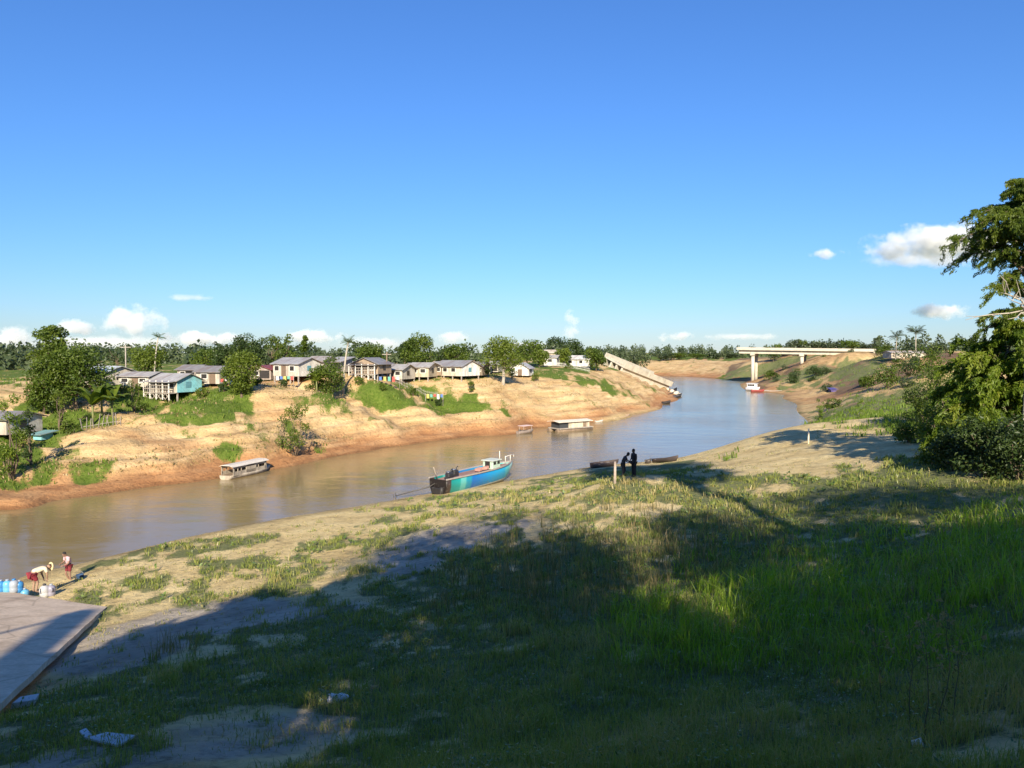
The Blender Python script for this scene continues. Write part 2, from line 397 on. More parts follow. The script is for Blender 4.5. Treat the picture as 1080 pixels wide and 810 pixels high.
rr = np.hypot(GX, GY); sc_ = np.clip(rr / 35, .6, 8)
g_n = fbm(GX / (1.1 * sc_ ** .5), GY / (1.1 * sc_ ** .5), 51, 4)
g_f = fbm(GX / (.42 * sc_ ** .5), GY / (.42 * sc_ ** .5), 57, 3)
A_green = np.clip(sstep(.02, 1.0, g0 + (.95 * g_n + .30 * g_f) * (g0 > .015)), 0, 1)
spk = sstep(.20, .42, fbm(GX / 3.2, GY / 3.2, 58, 4) + .5 * fbm(GX / .9, GY / .9, 59, 2) - .10) * sstep(.5, 1.6, GZ) * .55
A_green = np.maximum(A_green, spk * sstep(3, 12, _left(GX, GY)))
lf_ = sstep(0, 10, _left(GX, GY))
A_left = lf_
hz_ = np.where(rr > 3, GZ, 9)
A_clay = np.clip(lf_ * (sstep(2.4, .5, hz_ + .9 * fbm(GX / 6, GY / 6, 61, 3)) + .55 * sstep(.22, .6, fbm(GX / 11, GY / 5, 62, 4)) * (hz_ > 2)) + (1 - lf_) * sstep(110, 170, rr) * (.55 + .6 * fbm(GX / 14, GY / 20, 63, 3)), 0, 1)
A_wet = sstep(.34, .02, GZ + .1 * fbm(GX / 2, GY / 2, 64, 3))
A_shade_gray = (1 - lf_) * sstep(.25, .6, cover(BARE[:10], GX, GY) + .2 * g_n)  # bare dirt patches; the grey also carries the look of sand in shade

A_dark = (1 - lf_) * sstep(80, 125, rr) * sstep(-.22, .22, fbm((GX - .4 * GY) / 9, (GX + GY) / 30, 66, 4)) * sstep(.2, .8, GZ)
nt_, nl_ = GX.shape
V = np.stack([GX, GY, GZ], -1).reshape(-1, 3)
i_, j_ = np.meshgrid(np.arange(nt_), np.arange(nl_ - 1), indexing='ij'); i2_ = (i_ + 1) % nt_
Q = np.stack([i_ * nl_ + j_, i_ * nl_ + j_ + 1, i2_ * nl_ + j_ + 1, i2_ * nl_ + j_], -1).reshape(-1, 4)
me = np_mesh('ground', V, Q.ravel(), np.arange(len(Q)) * 4, {'green': ('POINT', A_green.ravel()), 'left': ('POINT', A_left.ravel()), 'clay': ('POINT', A_clay.ravel()), 'wet': ('POINT', A_wet.ravel()), 'shade_gray': ('POINT', A_shade_gray.ravel()), 'dark': ('POINT', A_dark.ravel())}, smooth=True)

t = NT('earth_sand_and_turf'); t.set(.95, spec=.15)
nf = t.noise(3.2, 8, .65); nm = t.noise(.45, 6, .6); nw = t.noise(.16, 5, .6, sc3=(1, 1, 4)); nff = t.noise(16, 4, .6)
near = t.ramp(nm, [(.28, (.36, .265, .12)), (.48, (.60, .465, .225)), (.72, (.72, .59, .31))])
near = t.mix(t.attr('shade_gray'), near, t.ramp(nm, [(.3, (.30, .25, .185)), (.7, (.54, .465, .355))]))
ns = t.noise(1.0, 6, .62, sc3=(.16, .16, 2.2), dist=.6); bank = t.mix(.55, t.ramp(nw, [(.3, (.34, .225, .105)), (.5, (.52, .365, .18)), (.68, (.66, .49, .265))]), t.ramp(ns, [(.32, (.28, .17, .078)), (.5, (.54, .375, .185)), (.64, (.70, .53, .30))]))
clay = t.mix(.5, t.ramp(nm, [(.3, (.25, .115, .05)), (.55, (.38, .19, .082)), (.75, (.50, .28, .13))]), t.ramp(ns, [(.32, (.21, .095, .042)), (.5, (.40, .21, .095)), (.64, (.54, .33, .165))]))
soil = t.mix(t.attr('left'), near, bank); soil = t.mix(t.attr('clay'), soil, clay)
soil = t.mix(t.math('MULTIPLY', t.attr('dark'), .85), soil, (.13, .085, .055)); soil = t.mix(1.0, soil, t.ramp(nf, [(.28, (.50, .47, .44)), (.46, (1, 1, 1)), (.74, (1.18, 1.15, 1.1))]), 'MULTIPLY')
turf = t.mix(t.attr('left'), t.ramp(nf, [(.25, (.085, .095, .038)), (.5, (.165, .18, .068)), (.75, (.26, .24, .115))]), t.ramp(nf, [(.25, (.05, .085, .012)), (.5, (.095, .145, .02)), (.75, (.17, .19, .045))]))
gmask = t.math('ADD', t.attr('green'), t.math('ADD', t.math('MULTIPLY', t.math('SUBTRACT', nff, .5), 1.1), t.math('MULTIPLY', t.math('SUBTRACT', nf, .5), 1.3))); gmask = t.ramp(gmask, [(.32, (0, 0, 0)), (.66, (1, 1, 1))])
c = t.mix(gmask, soil, turf)
c = t.mix(t.attr('wet'), c, t.mix(.42, c, (.06, .035, .018)))
t.base(c); hgt = t.math('ADD', t.math('ADD', t.math('MULTIPLY', nf, .7), t.math('MULTIPLY', nff, .25)), t.math('MULTIPLY', nm, .8)); t.bump(hgt, .95, .26)
tag(link('ground', me, t.m), kind='structure')

# ------------------------------------------------------------------ river
TW = np.linspace(R(-100), R(60), 60); LW = np.linspace(math.log(8), math.log(1200), 60)
a_, b_ = np.meshgrid(TW, LW, indexing='ij')
Vw = np.stack([np.sin(a_) * np.exp(b_), np.cos(a_) * np.exp(b_), np.zeros_like(a_)], -1).reshape(-1, 3)
i_, j_ = np.meshgrid(np.arange(59), np.arange(59), indexing='ij'); Qw = np.stack([i_ * 60 + j_, i_ * 60 + j_ + 1, (i_ + 1) * 60 + j_ + 1, (i_ + 1) * 60 + j_], -1).reshape(-1, 4)
t = NT('muddy_river_water'); t.set(.13, ior=1.33)
mud = t.noise(.05, 4, .6)
t.base(t.ramp(mud, [(.3, (.20, .145, .065)), (.7, (.25, .185, .09))]))
w1 = t.noise(1.5, 4, .6, sc3=(1, 1.6, 1)); w2 = t.noise(.22, 3, .5, sc3=(1, 1.8, 1)); patchy = t.ramp(t.noise(.035, 3, .5), [(.42, (.25,) * 3), (.62, (1,) * 3)])
hw = t.math('ADD', t.math('MULTIPLY', t.math('MULTIPLY', w1, .5), patchy), t.math('MULTIPLY', w2, .8)); t.bump(hw, .38, .2)
tag(link('river', np_mesh('river', Vw, Qw[:, ::-1].ravel(), np.arange(len(Qw)) * 4, smooth=True), t.m), kind='structure')

# ------------------------------------------------------------------ concrete boat ramp
mb = MB()
th_ = .16
tops = [RA, RA + RU * 30, RL + RU * 30, RL]
n_u = 40; ups = []
rg = []
for k in range(n_u + 1):
    row = []
    for m in range(13):
        p = (RA * (1 - m / 12) + RL * (m / 12)) + RU * (30 * k / n_u)
        jit = .012 * math.sin(k * 1.7) * (m == 0) + .03 * math.sin(m * 2.1 + 1) * (k == 0)
        row.append(p + np.array([jit, jit * .6, 0]))
    rg.append(row)
tv = [[mb.bm.verts.new(p) for p in row] for row in rg]; bv = [[None] * 13 for _ in rg]
for k in range(n_u):
    for m in range(12): mb.bm.faces.new((tv[k][m], tv[k][m + 1], tv[k + 1][m + 1], tv[k + 1][m]))
def skirt(seq):
    low = [mb.bm.verts.new(v.co - Vector((0, 0, th_))) for v in seq]
    for i in range(len(seq) - 1): mb.bm.faces.new((seq[i], seq[i + 1], low[i + 1], low[i]))
skirt([tv[k][0] for k in range(n_u + 1)]); skirt(tv[0]); skirt([tv[k][12] for k in range(n_u + 1)])
t = NT('worn_concrete'); t.set(.9, spec=.2)
cn = t.noise(1.1, 6, .6); cf = t.noise(9, 5, .6); cs = t.noise(.5, 4, .6, sc3=(1.6, .5, 1))
cc = t.ramp(cn, [(.3, (.56, .43, .30)), (.7, (.74, .59, .43))]); cc = t.mix(1, cc, t.ramp(cf, [(.3, (.85,) * 3), (.7, (1.1,) * 3)]), 'MULTIPLY')
cc = t.mix(t.ramp(cs, [(.50, (0,) * 3), (.66, (.6,) * 3)]), cc, (.25, .18, .12)); ck = t.n('ShaderNodeTexVoronoi', feature='DISTANCE_TO_EDGE'); ck.inputs['Scale'].default_value = .42; t.l(t.pos(), ck.inputs['Vector']); cc = t.mix(t.ramp(ck.outputs['Distance'], [(.0, (.35,) * 3), (.02, (0,) * 3)]), cc, (.12, .09, .065)); t.base(cc); t.bump(cf, .3, .02)
tag(mb.build('pavement', t.m), kind='structure')

# ------------------------------------------------------------------ grass: blades as real faces
def leaf_mat(name, cols, trans=.35, rough=.5, spec=.45):
    """foliage: colour runs along the 'tint' attribute of each blade or leaf"""
    t = NT(name); t.set(rough, spec=spec)
    c = t.ramp(t.attr('tint'), [(i / (len(cols) - 1), k) for i, k in enumerate(cols)])
    t.base(c)
    tr = t.n('ShaderNodeBsdfTranslucent'); t.l(t.mix(1.0, c, (1.25, 1.35, .6), 'MULTIPLY'), tr.inputs['Color'])
    mx = t.n('ShaderNodeMixShader'); mx.inputs[0].default_value = trans; t.l(t.b.outputs[0], mx.inputs[1]); t.l(tr.outputs[0], mx.inputs[2]); t.l(mx.outputs[0], t.out.inputs[0])
    return t.m
def blades(name, P, H, W, tint, lean=.35, mat=None, top=None):
    n = len(P); az = rng.uniform(0, 2 * np.pi, n); ln = rng.uniform(.05, 1, n) * lean * H
    dx, dy = np.cos(az), np.sin(az); fx = rng.uniform(0, 2 * np.pi, n); sx, sy = np.cos(fx) * W / 2, np.sin(fx) * W / 2
    z = np.zeros(n)
    b0 = P + np.stack([-sx, -sy, z - .03], 1); b1 = P + np.stack([sx, sy, z - .03], 1)
    mid = P + np.stack([dx * ln * .32, dy * ln * .32, H * .58], 1)
    m0 = mid + np.stack([-sx * .8, -sy * .8, z], 1); m1 = mid + np.stack([sx * .8, sy * .8, z], 1)
    tp = P + np.stack([dx * ln, dy * ln, H * (1 - .25 * (ln / np.maximum(H, .01)))], 1)
    V = np.stack([b0, b1, m1, m0, tp], 1).reshape(-1, 3); o = np.arange(n) * 5
    loops = np.stack([o, o + 1, o + 2, o + 3, o + 3, o + 2, o + 4], 1).ravel(); st = np.stack([np.arange(n) * 7, np.arange(n) * 7 + 4], 1).ravel()
    me = np_mesh(name, V, loops, st, {'tint': ('FACE', np.repeat(np.clip(tint, 0, 1), 2))})
    return tag(link(name, me, mat), kind='stuff')
def scatter(n, r0, r1, dens, t0=-38, t1=38, p=0.0):
    """points on the ground, more of them near the viewer, kept where dens says"""
    th = rng.uniform(R(t0), R(t1), n)
    l = rng.uniform(math.log(r0), math.log(r1), n)
    x = np.sin(th) * np.exp(l); y = np.cos(th) * np.exp(l)
    k = rng.uniform(0, 1, n) < dens(x, y); x, y = x[k], y[k]
    z = ground(x, y); ok = (z > .12) & ~in_ramp(x, y, .1)
    return np.stack([x, y, z], 1)[ok]
def jitter(P, k, s):
    Q = np.repeat(P, k, 0); Q[:, :2] += rng.normal(0, s, (len(Q), 2)); Q[:, 2] = ground(Q[:, 0], Q[:, 1]); return Q
def dens_field(x, y):
    r = np.hypot(x, y); s = np.clip(r / 35, .6, 8)
    g = green_at(x, y)
    return np.clip(sstep(.10, 1.0, g + (.95 * fbm(x / (1.1 * s ** .5), y / (1.1 * s ** .5), 51, 4) + .30 * fbm(x / (.42 * s ** .5), y / (.42 * s ** .5), 57, 3)) * (g > .015)), 0, 1)
M_grass = leaf_mat('short_grass', [(.13, .155, .045), (.22, .265, .06), (.29, .32, .08), (.38, .32, .13), (.48, .39, .2)], .42, .4, .5)
M_tall = leaf_mat('tall_grass', [(.14, .22, .02), (.22, .34, .025), (.29, .42, .035), (.44, .42, .11)], .5, .4, .5)
M_weed = leaf_mat('dry_weeds', [(.08, .10, .04), (.14, .14, .055), (.22, .18, .085), (.33, .25, .13), (.42, .33, .2)], .42)
nearb = lambda x, y: (_left(x, y) < -3)
P = scatter(26000, 7.5, 62, lambda x, y: dens_field(x, y) * nearb(x, y)); P = jitter(P, 9, .10); P = P[P[:, 2] > .1]
r = np.hypot(P[:, 0], P[:, 1]); hn = fbm(P[:, 0] / 1.6, P[:, 1] / 1.6, 71, 3); dry = cover(DRYG, P[:, 0], P[:, 1])
H = (.16 + .15 * hn) * rng.uniform(.5, 1.7, len(P)) * (1 + .35 * dry); W = np.maximum(.010, .0009 * r) * rng.uniform(.7, 1.3, len(P))
blades('grass', P, np.maximum(H, .04), W, .32 + .38 * hn + .38 * dry + rng.normal(0, .18, len(P)), .9, M_grass)
P = scatter(9000, 9, 60, lambda x, y: np.clip(cover(TALL, x, y) + .3 * fbm(x / 1.5, y / 1.5, 75, 3) * (cover(TALL, x, y) > 0), 0, 1) * nearb(x, y)); P = jitter(P, 8, .12)
r = np.hypot(P[:, 0], P[:, 1]); hn = fbm(P[:, 0] / 2.2, P[:, 1] / 2.2, 72, 3); cv = cover(TALL, P[:, 0], P[:, 1])
H = (.16 + .72 * cv + .26 * hn) * rng.uniform(.35, 1.2, len(P)); W = np.maximum(.014, .0011 * r) * rng.uniform(.7, 1.3, len(P))
blades('tall_grass', P, np.maximum(H, .1), W, .42 + .3 * hn + rng.normal(0, .24, len(P)), 1.15, M_tall)
P = scatter(6500, 10, 60, lambda x, y: np.clip(cover(WEED, x, y), 0, 1) * nearb(x, y)); P = jitter(P, 8, .16)
r = np.hypot(P[:, 0], P[:, 1]); hn = fbm(P[:, 0] / 2, P[:, 1] / 2, 73, 3)
H = (.62 + .35 * hn) * rng.uniform(.3, 1.35, len(P)); W = np.maximum(.012, .0009 * r) * rng.uniform(.6, 1.3, len(P))
blades('dry_weeds', P, np.maximum(H, .1), W, .42 + .3 * hn + rng.normal(0, .22, len(P)), .55, M_weed)
# broad-leaved weeds and seedlings through the turf
P = scatter(5200, 8, 58, lambda x, y: np.clip(dens_field(x, y) * (.25 + .9 * sstep(-.1, .35, fbm(x / 2.4, y / 2.4, 95, 3))), 0, 1) * nearb(x, y)); P = jitter(P, 7, .09)
r = np.hypot(P[:, 0], P[:, 1]); P[:, 2] += rng.uniform(.04, .28, len(P)); rw = np.random.default_rng(5)
def weed_leaves():
    n = len(P); nr = rw.normal(0, .6, (n, 3)) + np.array([0, 0, 1.0]); nr /= np.linalg.norm(nr, axis=1)[:, None]; ax = rw.normal(0, 1, (n, 3)); ax -= nr * (ax * nr).sum(1)[:, None]; ax /= np.linalg.norm(ax, axis=1)[:, None]
    bx = np.cross(nr, ax); L = (np.maximum(.05, .0042 * r) * rw.uniform(.6, 1.5, n))[:, None]; V = np.stack([P - ax * L / 2, P + bx * L * .24, P + ax * L / 2, P - bx * L * .24], 1)
    return np_mesh('undergrowth', V.reshape(-1, 3), np.arange(n * 4), np.arange(n) * 4, {'tint': ('FACE', np.clip(rw.normal(.45, .25, n), 0, 1))})
tag(link('undergrowth', weed_leaves(), leaf_mat('weed_leaves', [(.07, .13, .03), (.12, .19, .045), (.17, .24, .06), (.30, .26, .12)], .3, .4, .5)), kind='stuff')
# straw and sparse dry grass on the sand
P = scatter(9000, 12, 75, lambda x, y: np.clip(.25 + .9 * sstep(-.05, .45, fbm(x / 3.5, y / 3.5, 97, 4)), 0, 1) * nearb(x, y) * (1 - .8 * dens_field(x, y)), -38, 24); P = jitter(P, 4, .12); P = P[P[:, 2] > .25]
r = np.hypot(P[:, 0], P[:, 1]); H = rng.uniform(.03, .13, len(P)) * np.where(rng.uniform(0, 1, len(P)) < .15, 2, 1)
blades('dry_grass', P, H, np.maximum(.012, .0010 * r), rng.uniform(.2, 1, len(P)) ** .8, 1.6, leaf_mat('straw', [(.13, .17, .045), (.22, .24, .075), (.34, .29, .13), (.46, .38, .21)], .35))
P = scatter(30000, 45, 200, lambda x, y: dens_field(x, y) * (_left(x, y) > 4) * (np.hypot(x, y) < 135)); P = jitter(P, 3, .25); P = P[P[:, 2] > .5]
hn = fbm(P[:, 0] / 5, P[:, 1] / 5, 74, 3); H = (.30 + .16 * hn) * rng.uniform(.5, 1.4, len(P))
blades('bank_grass', P, np.maximum(H, .1), .10 * rng.uniform(.6, 1.4, len(P)), .48 + .3 * hn + rng.normal(0, .15, len(P)), .6, leaf_mat('bank_grass', [(.07, .12, .012), (.11, .18, .018), (.16, .24, .026), (.24, .26, .06)], .45))
# dry scrub and straw on the bare clay
P = scatter(16000, 50, 190, lambda x, y: np.clip(sstep(.0, .5, fbm(x / 6, y / 6, 81, 4) + .25) * (_left(x, y) > 3) * (np.hypot(x, y) < 150), 0, 1)); P = jitter(P, 4, .3); P = P[P[:, 2] > 1.0]
H = rng.uniform(.08, .32, len(P)); blades('bank_scrub', P, H, .11 * rng.uniform(.5, 1.4, len(P)), rng.uniform(0, 1, len(P)), 1.4, leaf_mat('bank_scrub', [(.14, .12, .04), (.26, .20, .09), (.42, .31, .16), (.18, .21, .05)], .3))
P = scatter(16000, 60, 330, lambda x, y: dens_field(x, y) * (_left(x, y) < 0) , 14, 38); P = jitter(P, 3, .25); P = P[P[:, 2] > .5]
hn = fbm(P[:, 0] / 5, P[:, 1] / 5, 76, 3); H = (.4 + .2 * hn) * rng.uniform(.5, 1.4, len(P))
blades('shore_grass', P, np.maximum(H, .1), .09 * rng.uniform(.6, 1.4, len(P)), .5 + .3 * hn + rng.normal(0, .15, len(P)), .6, bpy.data.materials['bank_grass'])

# ------------------------------------------------------------------ daylight
w = bpy.data.worlds.new('World'); scene.world = w; w.use_nodes = True; wt = w.node_tree
bg = wt.nodes['Background']; sky = wt.nodes.new('ShaderNodeTexSky'); sky.sky_type = 'NISHITA'; sky.sun_disc = False
sky.sun_elevation = R(SUN_EL); sky.sun_rotation = R(180 - SUN_BACK); sky.altitude = 0; sky.air_density = 1.4; sky.dust_density = 0; sky.ozone_density = 10.0
wb = wt.nodes.new('ShaderNodeMix'); wb.data_type = 'RGBA'; wb.blend_type = 'MULTIPLY'; wb.inputs[0].default_value = 1.0; wb.inputs[7].default_value = (.57, .66, .83, 1)   # the camera's cool white balance
wt.links.new(sky.outputs[0], wb.inputs[6]); wt.links.new(wb.outputs[2], bg.inputs['Color']); bg.inputs['Strength'].default_value = .10
sl = bpy.data.lights.new('sun', 'SUN'); sl.energy = 5.0; sl.angle = R(.5); sl.color = (1.0, .88, .68)
so = bpy.data.objects.new('sun', sl); COL.objects.link(so); so.rotation_euler = Vector(SUN_DIR).to_track_quat('Z', 'Y').to_euler(); so.location = (0, -30, 60)
vs = scene.view_settings; vs.view_transform = 'Standard'; vs.look = 'None'; vs.gamma = 1.0; vs.exposure = 0.95; vs.use_curve_mapping = False
scene.cycles.max_bounces = 6; scene.cycles.diffuse_bounces = 4; scene.cycles.transparent_max_bounces = 8; scene.cycles.volume_bounces = 2
scene.cycles.use_denoising = True
try: scene.cycles.denoiser = 'OPENIMAGEDENOISE'
except Exception: pass
# ------------------------------------------------------------------ trees
def leaf_quads(C, size, aspect, normal_bias, rg, droop=0.0, out=None):
    """one small pointed face per centre; returns vertices"""
    n = len(C)
    nr = rg.normal(0, 1, (n, 3)); nr /= np.linalg.norm(nr, axis=1)[:, None]
    nr = nr + normal_bias; nr /= np.linalg.norm(nr, axis=1)[:, None]
    ax = rg.normal(0, 1, (n, 3)); 
    if out is not None: ax = ax * .5 + out
    ax[:, 2] -= droop
    ax -= nr * (ax * nr).sum(1)[:, None]; ax /= np.linalg.norm(ax, axis=1)[:, None] + 1e-9
    bx = np.cross(nr, ax); L = (size * rg.uniform(.6, 1.35, n))[:, None]; W = L * aspect
    fold = nr * L * .12
    return np.stack([C - ax * L / 2, C + bx * W / 2 + fold, C + ax * L / 2, C - bx * W / 2 + fold], 1)
def leaf_mesh(name, V, tint):
    n = len(V); return np_mesh(name, V.reshape(-1, 3), np.arange(n * 4), np.arange(n) * 4, {'tint': ('FACE', np.clip(tint, 0, 1))})
def crown_points(clumps, n, rg, shell=.55):
    """points in clumps [(centre, radius, squash)], n in all, mostly near the outside of each clump"""
    wts = np.array([c[1] ** 2 for c in clumps]); k = rg.choice(len(clumps), n, p=wts / wts.sum())
    d = rg.normal(0, 1, (n, 3)); d /= np.linalg.norm(d, axis=1)[:, None]
    rad = np.array([c[1] for c in clumps])[k] * (shell + (1 - shell) * rg.uniform(0, 1, n) ** .6) * (1 + .12 * rg.normal(0, 1, n))
    sq = np.array([c[2] for c in clumps])[k]
    o = d.copy(); o[:, 2] *= sq
    return np.array([c[0] for c in clumps])[k] + o * rad[:, None], d, k
def limb(mb, a, b, r0, r1, rg, n=5, wob=.08, seg=6):
    a = np.array(a, float); b = np.array(b, float); L = np.linalg.norm(b - a)
    P = [a + (b - a) * t + rg.normal(0, wob * L, 3) * (0 < t < 1) * np.array([1, 1, .4]) for t in np.linspace(0, 1, n)]
    mb.tube(P, [r0 + (r1 - r0) * t for t in np.linspace(0, 1, n)], seg)
    return P
M_bark = paint((.13, .095, .065), .9, .35, 5.0, 0, .2); M_bark_pale = paint((.36, .32, .26), .9, .25, 4.0, 0, .2)
LM = {
 'mid': leaf_mat('tree_leaves', [(.038, .068, .008), (.070, .115, .012), (.11, .155, .016), (.16, .20, .022)], .4),
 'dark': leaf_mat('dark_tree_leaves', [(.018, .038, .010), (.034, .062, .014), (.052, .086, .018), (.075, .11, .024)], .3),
 'light': leaf_mat('light_tree_leaves', [(.065, .10, .010), (.10, .145, .014), (.14, .185, .02), (.19, .22, .03)], .4),
 'yellow': leaf_mat('yellow_green_leaves', [(.06, .11, .012), (.11, .175, .016), (.17, .24, .022), (.26, .29, .04)], .48),
 'canopy': leaf_mat('fill_light_canopy', [(.10, .15, .02), (.15, .20, .03), (.20, .25, .04)], .62),  # brightened, translucent leaves so the unseen crowns pass warm fill light
 'haze': leaf_mat('haze_toned_leaves', [(.035, .055, .026), (.05, .075, .032), (.068, .095, .04), (.09, .115, .05)], .2),  # duller, greyer greens put distance haze into the leaf colour
}
def make_tree(name, kind, h, w, seed, leaves='mid', n=2600, size=.34, trunk=.18, base=.25, squash=.8, bark=None, clumps_n=26, crad=.30, shell=.5, flat=False):
    """a tapered trunk with limbs and a crown of many small leaves; returns the Empty, its height is h and its crown w wide"""
    rg = np.random.default_rng(seed); root = empty(name)
    zc = h * (base + (1 - base) * .5); hz = h * (1 - base) * .5; hw = w * .5
    cl = []
    for i in range(clumps_n):
        d = rg.normal(0, 1, 3); d /= np.linalg.norm(d); q = rg.uniform(.35, 1) ** .6
        if kind == 'cone': 
            t = rg.uniform(0, 1); rr_ = hw * (1 - t) ** .8 * .8; a = rg.uniform(0, 6.28)
            c = np.array([math.cos(a) * rr_ * rg.uniform(.4, 1), math.sin(a) * rr_ * rg.uniform(.4, 1), h * base + t * h * (1 - base) * .92]); r_ = hw * (.45 - .25 * t)
        elif kind == 'airy':
            a = rg.uniform(0, 6.28); t = rg.uniform(0, 1); c = np.array([math.cos(a) * hw * .85 * rg.uniform(.2, 1), math.sin(a) * hw * .85 * rg.uniform(.2, 1), h * (base + (1 - base) * (.1 + .8 * t))]); r_ = w * crad * .55 * rg.uniform(.6, 1.2)
        else:
            c = np.array([d[0] * hw * q * .78, d[1] * hw * q * .78, zc + d[2] * hz * q * .78])
            if flat and c[2] < zc: c[2] = zc - (zc - c[2]) * .5
            r_ = w * crad * rg.uniform(.6, 1.15) * .8
        cl.append((c, r_, squash))
    P, d, k = crown_points(cl, n, rg, shell)
    V = leaf_quads(P, size, .55, d * .7 + np.array([0, 0, .5]), rg, .3)
    ctint = rg.uniform(.15, .85, len(cl))
    me = leaf_mesh('crown', V, ctint[k] * .6 + rg.uniform(0, .4, n))
    link('crown', me, LM[leaves], root)
    mb = MB(); top = np.array([0, 0, h * min(.8, base + .35)])
    P = limb(mb, (0, 0, -.3), top, trunk, trunk * .35, rg, 7, .025, 8)
    for c, r_, s in sorted(cl, key=lambda c: -c[1])[:9]:
        t = rg.uniform(.45, .95); st = np.array(P[min(6, max(2, int(t * 6)))]); limb(mb, st, c, trunk * .34, trunk * .08, rg, 4, .07, 5)
    link('trunk', mb.mesh('trunk'), bark or M_bark, root)
    return root
def make_palm(name, h, seed, fr=2.4, nf=16, leaves='mid', lean=.1, trunk=.14):
    rg = np.random.default_rng(seed); root = empty(name)
    mb = MB(); top = np.array([lean * h, 0, h - fr * .25])
    mb.tube([(lean * h * t ** 2, 0, -.3 + (top[2] + .3) * t) for t in np.linspace(0, 1, 8)], [trunk * (1.25 - .55 * t) for t in np.linspace(0, 1, 8)], 8)
    link('trunk', mb.mesh('trunk'), M_bark_pale, root)
    Vs = []; T = []
    for i in range(nf):
        a = i * 2.399 + rg.uniform(-.2, .2); el = rg.uniform(-.25, 1.15); L = fr * rg.uniform(.8, 1.1)
        hx = np.array([math.cos(a), math.sin(a), 0]); prev = top.copy(); dirv = hx * math.cos(el) + np.array([0, 0, math.sin(el)])
        m = 14
        for s in range(m):
            t = s / m; dv = dirv + np.array([0, 0, -1.15 * t * t]); dv /= np.linalg.norm(dv); nxt = prev + dv * L / m
            side = np.cross(dv, [0, 0, 1]); side /= np.linalg.norm(side) + 1e-6
            ll = L * .30 * math.sin(math.pi * (.12 + .86 * t)) 
            for sg in (-1, 1):
                tip = prev + side * sg * ll + dv * ll * .45 + np.array([0, 0, -.42 * ll]); wv = dv * L / m * .42
                Vs.append([prev - wv, (prev + tip) / 2 - wv * .8, tip, (prev + tip) / 2 + wv * .8]); T.append(.25 + .5 * rg.uniform())
            prev = nxt
    link('crown', leaf_mesh('crown', np.array(Vs), np.array(T)), LM[leaves], root); return root
def make_banana(name, h, seed, nl=9, leaves='light'):
    rg = np.random.default_rng(seed); root = empty(name); mb = MB(); hs = h * .5
    mb.tube([(0, 0, -.2), (.03, 0, hs * .5), (0, .02, hs)], [.13, .10, .07], 8); link('trunk', mb.mesh('trunk'), paint((.16, .17, .06), .8, .3, 5, 0, .3), root)
    Vs = []; T = []
    for i in range(nl):
        a = i * 2.4 + rg.uniform(-.3, .3); el = rg.uniform(.35, 1.3); L = h * .62; p = np.array([0, 0, hs * .97]); d0 = np.array([math.cos(a) * math.cos(el), math.sin(a) * math.cos(el), math.sin(el)]); m = 7; w0 = h * .095; pl = None
        for s in range(m + 1):
            t = s / m; dv = d0 + np.array([0, 0, -1.5 * t * t]); dv /= np.linalg.norm(dv); side = np.cross(dv, [0, 0, 1]); side /= np.linalg.norm(side) + 1e-6
            wv = w0 * math.sin(math.pi * min(1, .1 + .9 * t)) ** .6 if s < m else 0.01; cur = (p - side * wv - np.array([0, 0, wv * .3]), p, p + side * wv - np.array([0, 0, wv * .3]))
            if pl is not None: Vs += [[pl[0], cur[0], cur[1], pl[1]], [pl[1], cur[1], cur[2], pl[2]]]; T += [rg.uniform(.3, .9)] * 2
            pl = cur; p = p + dv * L / m
    link('crown', leaf_mesh('crown', np.array(Vs), np.array(T)), LM[leaves], root); return root
def make_bush(name, h, w, seed, leaves='mid', n=900, size=.2, clumps_n=14, open_=.4):
    rg = np.random.default_rng(seed); root = empty(name)
    cl = []
    for i in range(clumps_n):
        a = rg.uniform(0, 6.28); q = rg.uniform(0, 1) ** .5; z = rg.uniform(.12, .86)
        cl.append((np.array([math.cos(a) * w * .36 * q * (1.1 - .5 * z), math.sin(a) * w * .36 * q * (1.1 - .5 * z), h * z]), w * .17 * rg.uniform(.7, 1.25), .9))
    P, d, k = crown_points(cl, n, rg, open_); P[:, 2] = np.maximum(P[:, 2], .02)
    ct = rg.uniform(.1, .9, len(cl)); link('foliage', leaf_mesh('foliage', leaf_quads(P, size, .5, d * .6 + np.array([0, 0, .5]), rg, .2), ct[k] * .6 + rg.uniform(0, .4, n)), LM[leaves], root)
    mb = MB()
    for c, r_, s in cl[:8]: limb(mb, (rg.normal(0, .06), rg.normal(0, .06), -.15), c, .03 + .008 * h, .012, rg, 4, .05, 5)
    link('stem', mb.mesh('stem'), M_bark, root); return root
def dup_kids(src, dst):
    for ch in kids(src):
        c = ch.copy(); COL.objects.link(c); c.parent = dst
def put(root, px, dist, rz=0.0, sc=1.0, sink=.1, z=None, label=None, cat=None, group=None, py=None):
    """stand a thing on the ground at a bearing (pixel column) and distance"""
    th = math.atan2((px - CX) / F / (cp + (0 if py is None else 0)), 1.0)
    x, y = math.sin(th) * dist, math.cos(th) * dist
    root.location = (x, y, (gz(x, y) if z is None else z) - sink); root.rotation_euler = (0, 0, rz); root.scale = (sc,) * 3 if not hasattr(sc, '__len__') else sc
    tag(root, label, cat, group); return root
def px_h(dist, npx): return npx * dist / F
GT_ = 'trees among the riverside houses'
